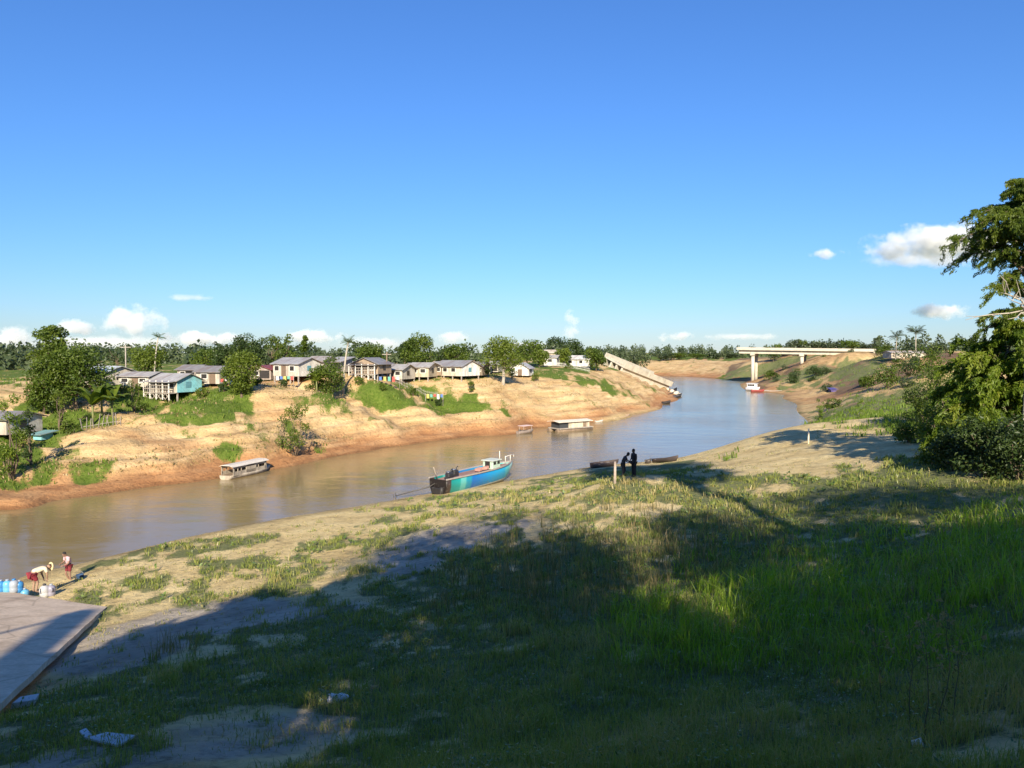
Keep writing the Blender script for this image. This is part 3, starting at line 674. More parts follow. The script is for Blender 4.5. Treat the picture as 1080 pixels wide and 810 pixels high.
# kept as one of each kind; repeats are copies with their own crown and trunk
def tree_at(px, top, basepix, wpx, dist, **kw):
    """a tree by bearing, distance and its measured height and width"""
    th = math.atan2((px - CX) / F, 1.0); g = gz(math.sin(th) * dist, math.cos(th) * dist)
    ztop = at_d(px, top, dist)[2]; h = ztop - g + .1; w = wpx * dist / F
    lab = kw.pop('label'); cat = kw.pop('cat', 'tree'); nm = kw.pop('name', 'leafy_tree'); grp = kw.pop('group', GT_); kind = kw.pop('kind', 'round'); seed = kw.pop('seed', int(px * 7 + top)); rz = kw.pop('rz', seed % 6)
    if kind == 'palm': o = make_palm(nm, h, seed, fr=w * .55, **kw)
    elif kind == 'banana': o = make_banana(nm, h, seed, **kw)
    elif kind == 'bush': o = make_bush(nm, h, w, seed, **kw)
    else: o = make_tree(nm, kind, h, w, seed, **kw)
    return put(o, px, dist, rz, 1.0, .1, None, lab, cat, grp)
tree_at(52, 341, 402, 40, 98, kind='airy', label='tall sparse tree with open crown and bare branch showing, above the dense dark bush', leaves='mid', n=2400, base=.40, size=.36, trunk=.16, clumps_n=24, name='sparse_tree')
tree_at(80, 361, 410, 62, 93, label='dense dark green rounded tree in front of the tall sparse tree', leaves='mid', n=9500, base=.04, size=.30, crad=.26, clumps_n=44, name='dense_tree', squash=.85)
tree_at(46, 374, 412, 34, 92, label='leafy dark tree under the tall sparse tree, left of the dense rounded tree', leaves='mid', n=4200, base=.04, size=.30, crad=.28, clumps_n=28, name='dense_tree')
for i, (x_, t_, d_, lb) in enumerate([(97, 402, 86, 'left banana plant of the ragged clump below the dense rounded tree'), (107, 400, 88, 'middle banana plant of the ragged clump below the dense rounded tree'), (118, 402, 87, 'right banana plant of the ragged clump, nearest the turquoise house')]):
    tree_at(x_, t_, 412, 26, d_, kind='banana', label=lb, cat='plant', name='banana_plant', leaves='mid', group='banana plants below the dense rounded tree')
tree_at(157, 357, 388, 36, 125, label='rounded tree behind the long pale roof with a palm rising from it', leaves='light', n=2600, base=.1, size=.36)
tree_at(163, 353, 388, 15, 123, kind='palm', trunk=.10, label='thin palm rising out of the rounded tree behind the long pale roof', cat='palm', name='palm_tree', nf=13)
tree_at(125, 366, 388, 20, 150, kind='airy', label='thin leafless-looking tree behind the far left houses', leaves='dark', n=420, base=.3, name='sparse_tree')
tree_at(218, 367, 388, 34, 150, label='low dark tree behind the grey roofed white house', leaves='mid', n=1700, base=.1, size=.42)
tree_at(262, 348, 388, 36, 135, label='tall dark domed tree rising behind the light green column tree', leaves='dark', n=3600, base=.25, size=.40, crad=.28)
tree_at(238, 360, 390, 30, 140, label='dark shoulder tree left of the tall dark domed tree', leaves='dark', n=2000, base=.15, size=.42)
tree_at(254, 366, 413, 37, 92, label='light green column-shaped leafy tree standing among bare earth and houses', leaves='light', n=5200, base=.02, size=.27, clumps_n=34, crad=.30, squash=1.1, name='column_tree')
tree_at(287, 351, 385, 22, 140, kind='airy', label='thin airy tree left of two, behind the red roofed hut', leaves='mid', n=1000, base=.2, name='sparse_tree')
tree_at(303, 351, 385, 22, 138, kind='airy', label='thin airy tree right of two, behind the grey roofed stilt house', leaves='mid', n=1000, base=.2, name='sparse_tree')
tree_at(322, 351, 388, 23, 133, kind='cone', label='pointed cone-shaped green tree behind the grey roofed stilt house', leaves='mid', n=2600, base=.05, size=.36, name='pointed_tree')
tree_at(345, 374, 405, 36, 101, label='spreading bushy tree in front of the small brown house', leaves='mid', n=3600, base=.08, size=.28, name='dense_tree')
tree_at(334, 388, 404, 20, 99, kind='banana', label='pale banana plant at the left of the spreading bushy tree', cat='plant', name='banana_plant')
tree_at(362, 358, 404, 19, 104, kind='palm', label='short palm behind the spreading bushy tree, yellowing fronds', cat='palm', name='palm_tree', leaves='light')
tree_at(391, 359, 386, 30, 138, label='round dark tree behind the brown stilt house, right of the short palm', leaves='mid', n=3000, base=.2, size=.40, crad=.28)
tree_at(427, 358, 384, 17, 150, label='dark tree at the left shoulder of the largest domed tree', leaves='dark', n=1400, base=.2, size=.42)
tree_at(442, 352, 384, 38, 142, label='largest domed round tree behind the row of white houses', leaves='mid', n=4200, base=.15, size=.40, crad=.27)
tree_at(481, 361, 380, 28, 150, label='low round tree behind the long pale back roof', leaves='mid', n=1900, base=.2, size=.42)
tree_at(466, 367, 380, 16, 152, label='small tree between the largest domed tree and the low round tree', leaves='dark', n=800, base=.2, size=.42)
tree_at(531, 356, 401, 48, 121, label='broad tree with a pale forked trunk beside the white gabled house', leaves='light', n=4600, base=.3, size=.33, trunk=.30, bark=M_bark_pale, crad=.27, clumps_n=34, name='broad_tree')
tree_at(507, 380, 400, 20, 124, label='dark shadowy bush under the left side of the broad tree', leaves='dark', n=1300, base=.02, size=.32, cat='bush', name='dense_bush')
tree_at(556, 357, 388, 34, 165, label='feathery tree behind the broad pale-trunked tree', leaves='mid', n=2200, base=.2, size=.46)
tree_at(569, 369, 392, 22, 158, label='yellow-green small tree in front of the picket fence', leaves='light', n=1400, base=.15, size=.40)
tree_at(588, 356, 385, 34, 190, label='dark spreading tree behind the small white shed', leaves='dark', n=2400, base=.2, size=.5)
tree_at(594, 366, 389, 20, 168, label='yellow-green rounded tree between the two white sheds', leaves='light', n=1500, base=.15, size=.42)
tree_at(607, 357, 386, 20, 195, label='dark narrow tree behind the right white shed', leaves='dark', n=1300, base=.15, size=.5)
tree_at(629, 364, 389, 25, 170, label='dense round green tree at the end of the fence near the fallen bridge', leaves='mid', n=2400, base=.1, size=.44, name='dense_tree')
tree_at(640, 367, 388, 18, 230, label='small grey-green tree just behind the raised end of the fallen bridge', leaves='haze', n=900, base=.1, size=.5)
# shrubs on the bank
tree_at(311, 421, 462, 38, 79, kind='bush', label='tall leafy shrub growing alone half way up the bare bank', cat='shrub', name='leafy_shrub', leaves='light', n=1500, size=.22, open_=.3, group='shrubs on the bare bank')
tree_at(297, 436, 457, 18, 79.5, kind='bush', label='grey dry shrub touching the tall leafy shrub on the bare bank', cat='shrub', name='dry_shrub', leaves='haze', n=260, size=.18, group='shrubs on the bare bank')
tree_at(10, 404, 452, 34, 70, kind='bush', label='tall yellow-green shrub at the left edge of the far bank', cat='shrub', name='leafy_shrub', leaves='yellow', n=1900, size=.2, open_=.3, group='shrubs on the bare bank')
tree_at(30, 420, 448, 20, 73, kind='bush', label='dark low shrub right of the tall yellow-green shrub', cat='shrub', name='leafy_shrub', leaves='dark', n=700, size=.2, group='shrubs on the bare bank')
tree_at(62, 404, 418, 18, 84, kind='bush', label='small pale shrub beside the teal shed', cat='shrub', name='leafy_shrub', leaves='light', n=500, size=.2, group='shrubs on the bare bank')
tree_at(141, 398, 410, 16, 90, kind='bush', label='dark shrub before the porch of the turquoise house', cat='shrub', name='leafy_shrub', leaves='mid', n=500, size=.2, group='shrubs on the bare bank')
tree_at(866, 418, 442, 11, 112, kind='bush', label='bright little sapling on the left of the grassy rim', cat='shrub', name='leafy_sapling', leaves='yellow', n=420, size=.22, group='saplings on the grassy rim')
tree_at(907, 418, 440, 9, 98, kind='bush', label='narrow pale sapling on the right of the grassy rim', cat='shrub', name='leafy_sapling', leaves='yellow', n=300, size=.2, group='saplings on the grassy rim')
# far bank trees that still read one by one
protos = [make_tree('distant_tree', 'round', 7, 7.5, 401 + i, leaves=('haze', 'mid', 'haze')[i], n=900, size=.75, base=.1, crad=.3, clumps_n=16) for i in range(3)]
far = [(700,372,430,26),(716,371,440,22),(672,368,380,24),(655,369,350,20),(735,372,450,24),(752,371,455,22),(768,372,450,20),
       (815,361,330,16),(826,362,340,18),(838,358,350,18),(852,358,345,17),(866,358,340,22),(880,360,345,15),(893,357,330,22),(908,361,340,18),(921,362,335,14),(932,364,320,18),(978,362,300,18),(992,361,280,20)]
for i, (x_, t_, d_, w_) in enumerate(far):
    p = protos[i % 3]
    if i < 3: o = p
    else:
        o = p.copy(); COL.objects.link(o); dup_kids(p, o)
    th = math.atan2((x_ - CX) / F, 1.0); g = gz(math.sin(th) * d_, math.cos(th) * d_); h = at_d(x_, t_, d_)[2] - g; s = h / 7; sw = w_ * d_ / F / 7.5
    right = x_ > 800
    put(o, x_, d_, i * 1.3, (sw, sw, s), .1, None, 'small distant tree on the skyline above the standing bridge deck' if right else 'small distant tree in the hazy line beyond the far river bend', 'tree', 'trees on the skyline above the bridge' if right else 'trees beyond the river bend')
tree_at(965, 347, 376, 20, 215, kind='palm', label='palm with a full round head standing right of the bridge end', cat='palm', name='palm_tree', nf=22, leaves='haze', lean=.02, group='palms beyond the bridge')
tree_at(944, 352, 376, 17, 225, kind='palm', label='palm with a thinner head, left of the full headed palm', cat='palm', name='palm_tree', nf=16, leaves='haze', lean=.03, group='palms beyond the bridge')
# the far woods as one mass
rg = np.random.default_rng(77); Cs = []; tn = []
for i in range(900):
    px_ = rg.uniform(-420, 1500); d_ = rg.uniform(150, 560) if px_ < 620 else rg.uniform(440, 620)
    if 800 < px_: d_ = rg.uniform(330, 560)
    if px_ < 620 and d_ < 200 and rg.uniform() < .55: d_ += 150
    th = math.atan2((px_ - CX) / F, 1.0); x_, y_ = math.sin(th) * d_, math.cos(th) * d_; g = gz(x_, y_)
    if g < 4.5: continue
    h = rg.uniform(3.0, 5.6) * (1 + d_ / 900); w_ = rg.uniform(4, 8)
    n_ = 120; d = rg.normal(0, 1, (n_, 3)); d /= np.linalg.norm(d, axis=1)[:, None]; d[:, 2] = np.abs(d[:, 2]) ** .8
    q = d * np.array([w_ / 2, w_ / 2, h]) * rg.uniform(.6, 1.05, (n_, 1)) + np.array([x_, y_, g - .2])
    Cs.append(q); tn.append(np.clip(rg.uniform(0, .7) + rg.uniform(0, .3, n_), 0, 1))
Cs = np.concatenate(Cs); tn = np.concatenate(tn)
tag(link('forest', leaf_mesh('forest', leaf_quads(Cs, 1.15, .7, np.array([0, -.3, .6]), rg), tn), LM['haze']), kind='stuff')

# ------------------------------------------------------------------ the two trees at the right
def drooping_tree(name, h, seed, spread, z0, z1, nbr, leaves, n_per, lsize, aspect, trunk_r, lean=(0, 0), levels=1.0, droopf=.9, bark=None):
    """many arching branches, each hung with narrow leaves"""
    rg = np.random.default_rng(seed); root = empty(name); mb = MB()
    T = [np.array([lean[0] * t, lean[1] * t, -.4 + (h * .93 + .4) * t]) + (rg.normal(0, .12, 3) * np.array([1, 1, 0])) * (t > 0) for t in np.linspace(0, 1, 9)]
    mb.tube(T, [trunk_r * (1 - .85 * t) for t in np.linspace(0, 1, 9)], 9)
    C = []; O = []; K = []
    for b in range(nbr):
        t = rg.uniform(z0, z1); f = t * 8; i = min(7, int(f)); st = T[i] + (T[i + 1] - T[i]) * (f - i)
        a = b * 2.399 + rg.uniform(-.4, .4); env = math.sin(math.pi * min(1, (t - z0) / (z1 - z0 + 1e-6) * .75 + .22)) ** .7
        L = spread * env * rg.uniform(.55, 1.12); el = rg.uniform(.15, .95)
        dv = np.array([math.cos(a) * math.cos(el), math.sin(a) * math.cos(el), math.sin(el)]); p = st.copy(); br = [p.copy()]; m = 8
        for s in range(m):
            v = dv + np.array([0, 0, -droopf * 1.5 * (s / m) ** 1.6]); v /= np.linalg.norm(v); p = p + v * L / m; br.append(p.copy())
        mb.tube(br, [trunk_r * .22 * (1 - .9 * s / m) + .006 for s in range(m + 1)], 5)
        ct = rg.uniform(.1, .8)
        for s in range(2, m + 1):
            # twigs
            for q in range(3):
                tv = (br[s] - br[s - 1]); tv = tv / np.linalg.norm(tv) + rg.normal(0, .55, 3); tv /= np.linalg.norm(tv); tl = L * .16 * rg.uniform(.6, 1.4)
                base = br[s - 1] + (br[s] - br[s - 1]) * rg.uniform()
                k = n_per; u = rg.uniform(.1, 1, k)
                pos = base + tv * (u * tl)[:, None] + np.array([0, 0, -.28]) * (u ** 2 * tl)[:, None] + rg.normal(0, .05 * levels, (k, 3))
                C.append(pos); O.append(np.tile(tv, (k, 1)) + np.array([0, 0, -.5])); K.append(np.full(k, ct) + .25 * (s / m))
    C = np.concatenate(C); O = np.concatenate(O); K = np.concatenate(K)
    V = leaf_quads(C, lsize, aspect, np.array([0, 0, .55]), rg, .35, O)
    link('crown', leaf_mesh('crown', V, K * .7 + rg.uniform(0, .35, len(C))), LM[leaves], root); link('trunk', mb.mesh('trunk'), bark or M_bark, root)
    return root
o = drooping_tree('feathery_tree', 15.2, 5, 4.7, .46, 1.0, 84, 'mid', 62, .20, .24, .26, (-.6, .2))
put(o, 1094, 48, .4, 1, .1, None, 'tall feathery tree with layered drooping sprays at the right edge, rising above the yellow-green tree', 'tree')
o = drooping_tree('yellow_green_tree', 7.7, 9, 3.9, .06, 1.0, 110, 'yellow', 34, .25, .36, .15, (.3, 0))
put(o, 1063, 46.0, 1.1, 1, .1, None, 'sunlit yellow-green leafy tree at the right edge, below the tall feathery tree', 'tree')
# bare dead branches caught in the feathery tree
mb = MB(); rg = np.random.default_rng(21)
for i in range(16):
    a = rg.uniform(-2.9, .2); el = rg.uniform(.1, 1.0); L = rg.uniform(1.6, 3.0)
    e = np.array([math.cos(a) * math.cos(el) * L - .4, math.sin(a) * math.cos(el) * .6 * L, math.sin(el) * L]); P_ = limb(mb, (0, 0, .8), e, .045, .012, rg, 5, .06, 5)
    for q in range(2): limb(mb, P_[2 + q], P_[2 + q] + rg.normal(0, .5, 3) + np.array([-.2, 0, .3]), .02, .008, rg, 3, .05, 4)
mb.tube([(0, 0, -6.5), (.1, 0, -3), (0, 0, .9)], [.10, .08, .06], 6)
o = mb.build('bare_tree', M_bark_pale); put(o, 1080, 43.0, 0, 1, 0, 12.2, 'bare pale dead branches fanning out before the dark feathery crown', 'dead tree')
# dark undergrowth round their feet
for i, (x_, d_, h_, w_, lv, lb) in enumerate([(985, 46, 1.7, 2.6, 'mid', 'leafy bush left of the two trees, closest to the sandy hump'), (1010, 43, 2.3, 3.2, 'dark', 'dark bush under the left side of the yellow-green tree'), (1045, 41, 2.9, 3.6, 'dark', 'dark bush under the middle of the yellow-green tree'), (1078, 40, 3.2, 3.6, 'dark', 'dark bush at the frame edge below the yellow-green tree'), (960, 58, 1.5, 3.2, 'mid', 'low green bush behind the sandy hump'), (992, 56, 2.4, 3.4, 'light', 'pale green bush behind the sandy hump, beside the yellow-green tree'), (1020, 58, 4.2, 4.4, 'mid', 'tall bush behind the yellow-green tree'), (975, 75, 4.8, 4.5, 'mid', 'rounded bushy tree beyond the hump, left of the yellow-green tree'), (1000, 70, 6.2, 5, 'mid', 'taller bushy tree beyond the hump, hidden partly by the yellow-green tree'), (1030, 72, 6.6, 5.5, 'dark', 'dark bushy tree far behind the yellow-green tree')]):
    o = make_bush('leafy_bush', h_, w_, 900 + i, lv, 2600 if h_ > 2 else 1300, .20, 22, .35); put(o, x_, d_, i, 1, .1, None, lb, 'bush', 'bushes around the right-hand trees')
# ------------------------------------------------------------------ unseen casters behind the viewer, shaped to shade the bank
YB = -5.0
def shade_tree(nm, x, z, rx, rz_, seed, n, size, lab, y=YB, sq=.8):
    rg = np.random.default_rng(seed); root = empty(nm, (x, y, 9.3)); cl = []
    for i in range(40):
        d = rg.normal(0, 1, 3); d /= np.linalg.norm(d); q = rg.uniform(.2, 1) ** .5
        cl.append((np.array([d[0] * rx * q * .8, d[1] * min(rx, 5) * q * .7, z - 9.3 + d[2] * rz_ * q * .8]), min(rx, rz_) * .36 * rg.uniform(.8, 1.2), sq))
    P, d, k = crown_points(cl, n, rg, .2); V = leaf_quads(P, size, .6, d * .5 + np.array([0, -.4, .4]), rg, .2)
    link('crown', leaf_mesh('crown', V, rg.uniform(0, 1, n)), LM['canopy'], root)
    mb = MB(); limb(mb, (0, 0, -.4), (0, 0, z - 9.3), .5, .25, rg, 7, .02, 8)
    for c, r_, s in cl[:10]: limb(mb, (0, 0, (z - 9.3) * .7), c, .18, .05, rg, 4, .05, 5)
    link('trunk', mb.mesh('trunk'), M_bark, root)
    return tag(root, lab, 'tree', 'trees behind the viewer')
def cast(px, py, y=None):
    """where the ray from a ground point to the sun passes the line of trees and roofs behind the viewer"""
    P = hit(px, py); y = YB if y is None else y; return P + SUN_DIR * ((y - P[1]) / SUN_DIR[1])
def cast_ramp(px, py):
    d = ray(px, py); n = _n; t = np.dot(n, RA - CAM) / np.dot(n, d); P = CAM + d * t; return P + SUN_DIR * ((YB - P[1]) / SUN_DIR[1])
c1 = cast(370, 562); c2 = cast(400, 548); c3 = cast(640, 530); c4 = cast(697, 534)
rx = (c4[0] - c1[0]) / 2 - .2; zt = (c2[2] + c3[2]) / 2 + .2
shade_tree('mango_tree', (c1[0] + c4[0]) / 2, zt - 10, rx, 10, 1, 40000, .28, 'broad mango tree on the terrace behind the viewpoint', YB)
c5 = cast(745, 540); c6 = cast(1065, 500); c7 = cast(790, 525)
shade_tree('mango_tree', (c5[0] + c6[0]) / 2, c7[2] - 10, (c6[0] - c5[0]) / 2 + .6, 11.0, 2, 48000, .28, 'broad mango tree on the terrace farther right behind the viewpoint', YB)
c8 = cast(640, 509); c9 = cast(700, 489); ca = cast(835, 506)
shade_tree('kapok_tree', (c8[0] + c9[0]) / 2 + .5, (c8[2] + c9[2]) / 2 + .4, (c9[0] - c8[0]) / 2 + 1.2, (c9[2] - c8[2]) / 2 + .8, 3, 11000, .6, 'tall umbrella crowned kapok tree rising behind the mango trees', YB)
_d = ray(28, 633); _P = CAM + _d * (np.dot(_n, RA - CAM) / np.dot(_n, _d)); cb = _P + SUN_DIR * ((YB - _P[1]) / SUN_DIR[1])
shade_tree('mango_tree', cb[0] - 6.4, cb[2] - 6.0, 6.2, 6.5, 4, 11000, .66, 'smaller mango tree on the terrace left of the warehouse', YB)
def shed(lab, x0, x1, za, zb, y0, depth, wc, rc, nm):
    cx = (x0 + x1) / 2; e = empty(nm, (cx, y0, 9.3), 0, lab, 'building'); a, b = x0 - cx, x1 - cx; p, q = za - 9.3, zb - 9.3
    mb = MB(); mb.prism([(a, 0, -.3), (b, 0, -.3), (b, 0, q - .25), (a, 0, p - .25)], (0, -depth, 0)); mb.build('wall', paint(wc, .85), e)
    mb = MB(); mb.prism([(a - .2, .25, p - .25), (b + .2, .25, q - .25), (b + .2, .25, q), (a - .2, .25, p)], (0, -depth - .5, 0)); mb.build('roof', paint(rc, .5), e)
cc = cast(112, 640); cd = cast(415, 612); cw = cast(130, 676); cq = cast(735, 541)
shade_tree('shade_filler_tree', cq[0], cq[2] - 6.2, 4.8, 6.4, 31, 15000, .28, 'unseen round tree added to close the sun gap between the two mango trees behind the viewpoint', YB)  # unseen tree added to close a sun gap between the crowns
shed('long cream warehouse with a sloping roof on the terrace behind the viewpoint', cast(60, 700)[0] - .5, cd[0] - .1, cw[2] - .7, cd[2] - 1.6, YB, 9, (.6, .55, .45), (.4, .4, .4), 'warehouse')
for i in range(11):  # unseen row added to stop low sun leaking under the mango crowns
    shade_tree('shade_filler_tree', cd[0] + 1.5 + i * 4.7, 13.2 + .35 * i, 3.5, 5.4 + .3 * i, 50 + i, 10500, .28, 'unseen leafy tree added against low sun, in the row beneath the mango trees behind the viewpoint', YB - 2.5)
for i, (qx, qy, rr_) in enumerate([(200, 660, 1.5), (270, 631, 2.3), (345, 622, 2.2), (408, 606, 1.9)]):  # unseen trees added to break up the roof's straight shadow edge
    q = cast(qx, qy); shade_tree('shade_filler_tree', q[0], q[2] - rr_ * 1.25, rr_ * 1.25, rr_ * 1.3, 20 + i, 3500, .4, 'unseen small tree added to roughen the shadow edge before the warehouse, crown at its roof line behind the viewpoint', YB + 1.0)
k1, k2, k3, k4 = cast_ramp(100, 640), cast_ramp(113, 641), cast_ramp(0, 744), cast_ramp(0, 724)
e = empty('shadow_slab', (k3[0], YB - .3, 9.3), 0, 'unseen slanted slab added to shade the ramp, beside the warehouse behind the viewpoint', 'shadow blocker')  # unseen slab invented to cast a slanting shadow band on the ramp
mb = MB(); mb.prism([(q[0] - k3[0], 0, q[2] - 9.3) for q in (k1, k2, k3, k4)], (0, -1.2, 0)); mb.build('slanted_slab', paint((.5, .48, .45)), e)
mb = MB(); mb.box((k2[0] - k3[0] - .1, -.6, (k2[2] - 9.3) / 2 - .3), (.16, .16, k2[2] - 9.3)); mb.build('post', paint((.4, .38, .35)), e)
# ------------------------------------------------------------------ houses on the left bank
def corrugated(c, name='corrugated_roof', rust=.55):
    t = NT(name); t.set(.5, .15); co = t.n('ShaderNodeTexCoord').outputs['Object']
    wv = t.n('ShaderNodeTexWave', wave_type='BANDS', bands_direction='X'); wv.inputs['Scale'].default_value = 2.2; wv.inputs['Distortion'].default_value = .2; t.l(co, wv.inputs['Vector'])
    n = t.noise(1.1, 5, .6, co); n2 = t.noise(.6, 3, .6, co, sc3=(3, .5, 1))
    a = t.ramp(n, [(.3, tuple(x * .8 for x in c)), (.7, tuple(min(1, x * 1.15) for x in c))])
    t.base(t.mix(t.ramp(n2, [(.42, (0,) * 3), (.66, (rust,) * 3)]), a, (.17, .09, .055))); t.bump(wv.outputs['Fac'], .5, .03); return t.m
def boards(c, name='board_wall', vert=True):
    t = NT(name); t.set(.85); co = t.n('ShaderNodeTexCoord').outputs['Object']
    wv = t.n('ShaderNodeTexWave', wave_type='BANDS', bands_direction='DIAGONAL' if vert else 'Z', wave_profile='SAW'); wv.inputs['Scale'].default_value = 1.1; wv.inputs['Distortion'].default_value = .3; t.l(co, wv.inputs['Vector'])
    n = t.noise(2.0, 5, .6, co); n2 = t.noise(.9, 4, .6, co, sc3=(2, 2, .5))
    a = t.ramp(n, [(.3, tuple(x * .78 for x in c)), (.7, tuple(min(1, x * 1.12) for x in c))])
    a = t.mix(t.ramp(wv.outputs['Fac'], [(.0, (.5,) * 3), (.12, (0,) * 3)]), a, tuple(x * .45 for x in c))
    t.base(t.mix(t.ramp(n2, [(.42, (0,) * 3), (.68, (.6,) * 3)]), a, (.17, .13, .095))); t.bump(wv.outputs['Fac'], .3, .02); return t.m
_bm = {}
def cm(f, c, *a):
    k = (f.__name__, c, a)
    if k not in _bm: _bm[k] = f(c, *a)
    return _bm[k]
M_dark = paint((.025, .022, .02), .5, .3, 3, 0, .1); M_wood = paint((.20, .145, .10), .9, .3, 4, 0, .3); M_greywood = paint((.34, .30, .26), .9, .3, 4, 0, .3); M_whitep = paint((.72, .70, .65), .7, .12, 3, 0, .25)
def make_house(px, dist, wpx, label, wall=(.6, .57, .5), roof=(.34, .33, .32), d=4.0, h=2.2, rise=.9, ridge='x', stilt=.6, rz=-.35, win=((-.25, 'w'), (.2, 'd')), gable=None, porch=0, over=.35, side_win=True, name='stilt_house', dz=0.0):
    """ridge 'x': roof slopes to front and back, gables at the ends; 'y': gable faces the front; 'shed': one slope"""
    w = wpx * dist / F / (math.cos(rz) + .0); e = empty(name); hw, hd = w / 2, d / 2
    put(e, px, dist, rz, 1, -dz, None, label, 'house', 'houses along the far bank')
    stilt = stilt * .5; h = h * (.74 if win else .5); rise = rise * .75; z0 = stilt; z1 = stilt + h
    mb = MB()
    if ridge == 'x':
        mb.prism([(-hw, -hd, z0), (-hw, hd, z0), (-hw, hd, z1), (-hw, 0, z1 + rise), (-hw, -hd, z1)], (w, 0, 0))
    elif ridge == 'y':
        mb.prism([(-hw, -hd, z0), (hw, -hd, z0), (hw, -hd, z1), (0, -hd, z1 + rise), (-hw, -hd, z1)], (0, d, 0))
    else:
        mb.prism([(-hw, -hd, z0), (-hw, hd, z0), (-hw, hd, z1 + rise), (-hw, -hd, z1)], (w, 0, 0))
    mb.build('wall', cm(boards, wall), e)
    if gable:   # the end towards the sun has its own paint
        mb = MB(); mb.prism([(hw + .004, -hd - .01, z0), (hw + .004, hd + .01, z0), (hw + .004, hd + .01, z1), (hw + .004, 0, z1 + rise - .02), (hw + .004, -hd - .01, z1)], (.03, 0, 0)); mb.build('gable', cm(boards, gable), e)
    mb = MB(); th = .07; o = over
    if ridge == 'x':
        s = rise / hd
        mb.prism([(-hw - o, -hd - o, z1 - s * o + .01), (-hw - o, 0, z1 + rise + .01), (-hw - o, 0, z1 + rise + th), (-hw - o, -hd - o, z1 - s * o + th)], (w + 2 * o, 0, 0))
        mb.prism([(-hw - o, 0.002, z1 + rise + .01), (-hw - o, hd + o, z1 - s * o + .01), (-hw - o, hd + o, z1 - s * o + th), (-hw - o, .002, z1 + rise + th)], (w + 2 * o, 0, 0))
    elif ridge == 'y':
        s = rise / hw
        for sg in (-1, 1):
            mb.prism([(sg * (hw + o), -hd - o, z1 - s * o + .01), (sg * .002, -hd - o, z1 + rise + .01), (sg * .002, -hd - o, z1 + rise + th), (sg * (hw + o), -hd - o, z1 - s * o + th)], (0, d + 2 * o, 0))
    else:
        s = rise / d
        mb.prism([(-hw - o, -hd - o, z1 - s * o + .01), (-hw - o, hd + o, z1 + rise + s * o + .01), (-hw - o, hd + o, z1 + rise + s * o + th), (-hw - o, -hd - o, z1 - s * o + th)], (w + 2 * o, 0, 0))
    mb.build('roof', cm(corrugated, roof), e)
    for u, k in win:
        x = u * w
        if k == 'w':
            mb = MB()
            for c_, s_ in (((x, -hd - .02, z0 + h * .82), (.92, .07, .08)), ((x, -hd - .02, z0 + h * .40), (.92, .07, .08)), ((x - .43, -hd - .02, z0 + h * .61), (.07, .07, h * .36)), ((x + .43, -hd - .02, z0 + h * .61), (.07, .07, h * .36))): mb.box(c_, s_)
            f = mb.build('window', M_whitep, e); mb = MB(); mb.box((x, -hd - .008, z0 + h * .61), (.80, .02, h * .35)); mb.build('pane', M_dark, f)
        elif k == 'd':
            mb = MB(); mb.box((x, -hd - .02, z0 + h * .42), (.82, .05, h * .82)); mb.build('door', paint((.16, .11, .075), .8), e)
        elif k == 'o':   # dark panel for the shade inside an open doorway
            mb = MB(); mb.box((x, -hd - .01, z0 + h * .5), (1.5, .03, h * .78)); mb.build('doorway', M_dark, e)
    if side_win:
        mb = MB(); mb.box((hw + .04, -hd * .1, z0 + h * .62), (.05, .75, .7)); mb.build('shutter', M_dark if not gable else paint((.10, .25, .30)), e)
    if stilt > .25:
        nx = max(2, int(w / 1.5) + 1)
        for i in range(nx):
            for y in (-hd + .12, hd - .12):
                mb = MB(); x = -hw + .12 + (w - .24) * i / (nx - 1); mb.box((x, y, z0 / 2 - .35), (.14, .14, z0 + .7)); mb.build('stilt', M_greywood, e)
    if porch:
        mb = MB(); mb.box((0, -hd - porch / 2, z0 - .05), (w, porch, .09)); mb.build('porch', M_greywood, e)
        mb = MB(); mb.box((0, -hd - porch / 2 - .05, z1 - .12), (w + .3, porch + .35, .06), (.10, 0, 0)); mb.build('porch_roof', cm(corrugated, roof), e)
        for i in range(5):
            x = -hw + .1 + (w - .2) * i / 4
            mb = MB(); mb.box((x, -hd - porch + .08, (z1 - .3) / 2), (.10, .10, z1 - .3 + .6)); mb.build('post', M_whitep, e)
        mb = MB()
        for zz in (.45, .85): mb.box((0, -hd - porch + .03, z0 + zz), (w, .05, .07))
        n_ = int(w / .35)
        for i in range(n_): mb.box((-hw + w * (i + .5) / n_, -hd - porch + .03, z0 + .43), (.05, .03, .84))
        mb.build('railing', M_greywood, e)
        mb = MB()
        for i in range(6):
            x = -hw + w * i / 6; mb.bar((x, -hd - porch + .1, -.3), (x + w / 6, -hd - porch + .1, z0 - .1), .07); mb.bar((x + w / 6, -hd - porch + .14, -.3), (x, -hd - porch + .14, z0 - .1), .07)
        mb.build('brace', M_greywood, e)
    return e
WHT = (.52, .475, .40); CRM = (.50, .43, .31); BRN = (.27, .19, .125); GRYR = (.25, .24, .23); PALE = (.42, .40, .365); TEAL = (.20, .50, .56)
make_house(2, 84, 44, 'grey roofed low house cut by the left frame edge behind the yellow-green shrub', WHT, GRYR, 4, 1.9, .7, 'x', .3, -.2)
make_house(44, 82, 9, 'small teal shed at the foot of the banana plants on the left', TEAL, (.2, .4, .42), 1.2, 1.0, .2, 'shed', .15, -.3, (), side_win=False, name='shed')
make_house(116, 108, 28, 'white house with a pale and slate blue roof above the banana plants', WHT, (.50, .56, .58), 4, 2.1, .9, 'x', .5, -.5, ((-.2, 'w'), (.25, 'w')))
make_house(152, 103, 30, 'long white house under a low pale roof joining the turquoise house', WHT, PALE, 4, 1.7, .6, 'x', .7, -.15, ((-.3, 'w'), (.05, 'd'), (.3, 'w')))
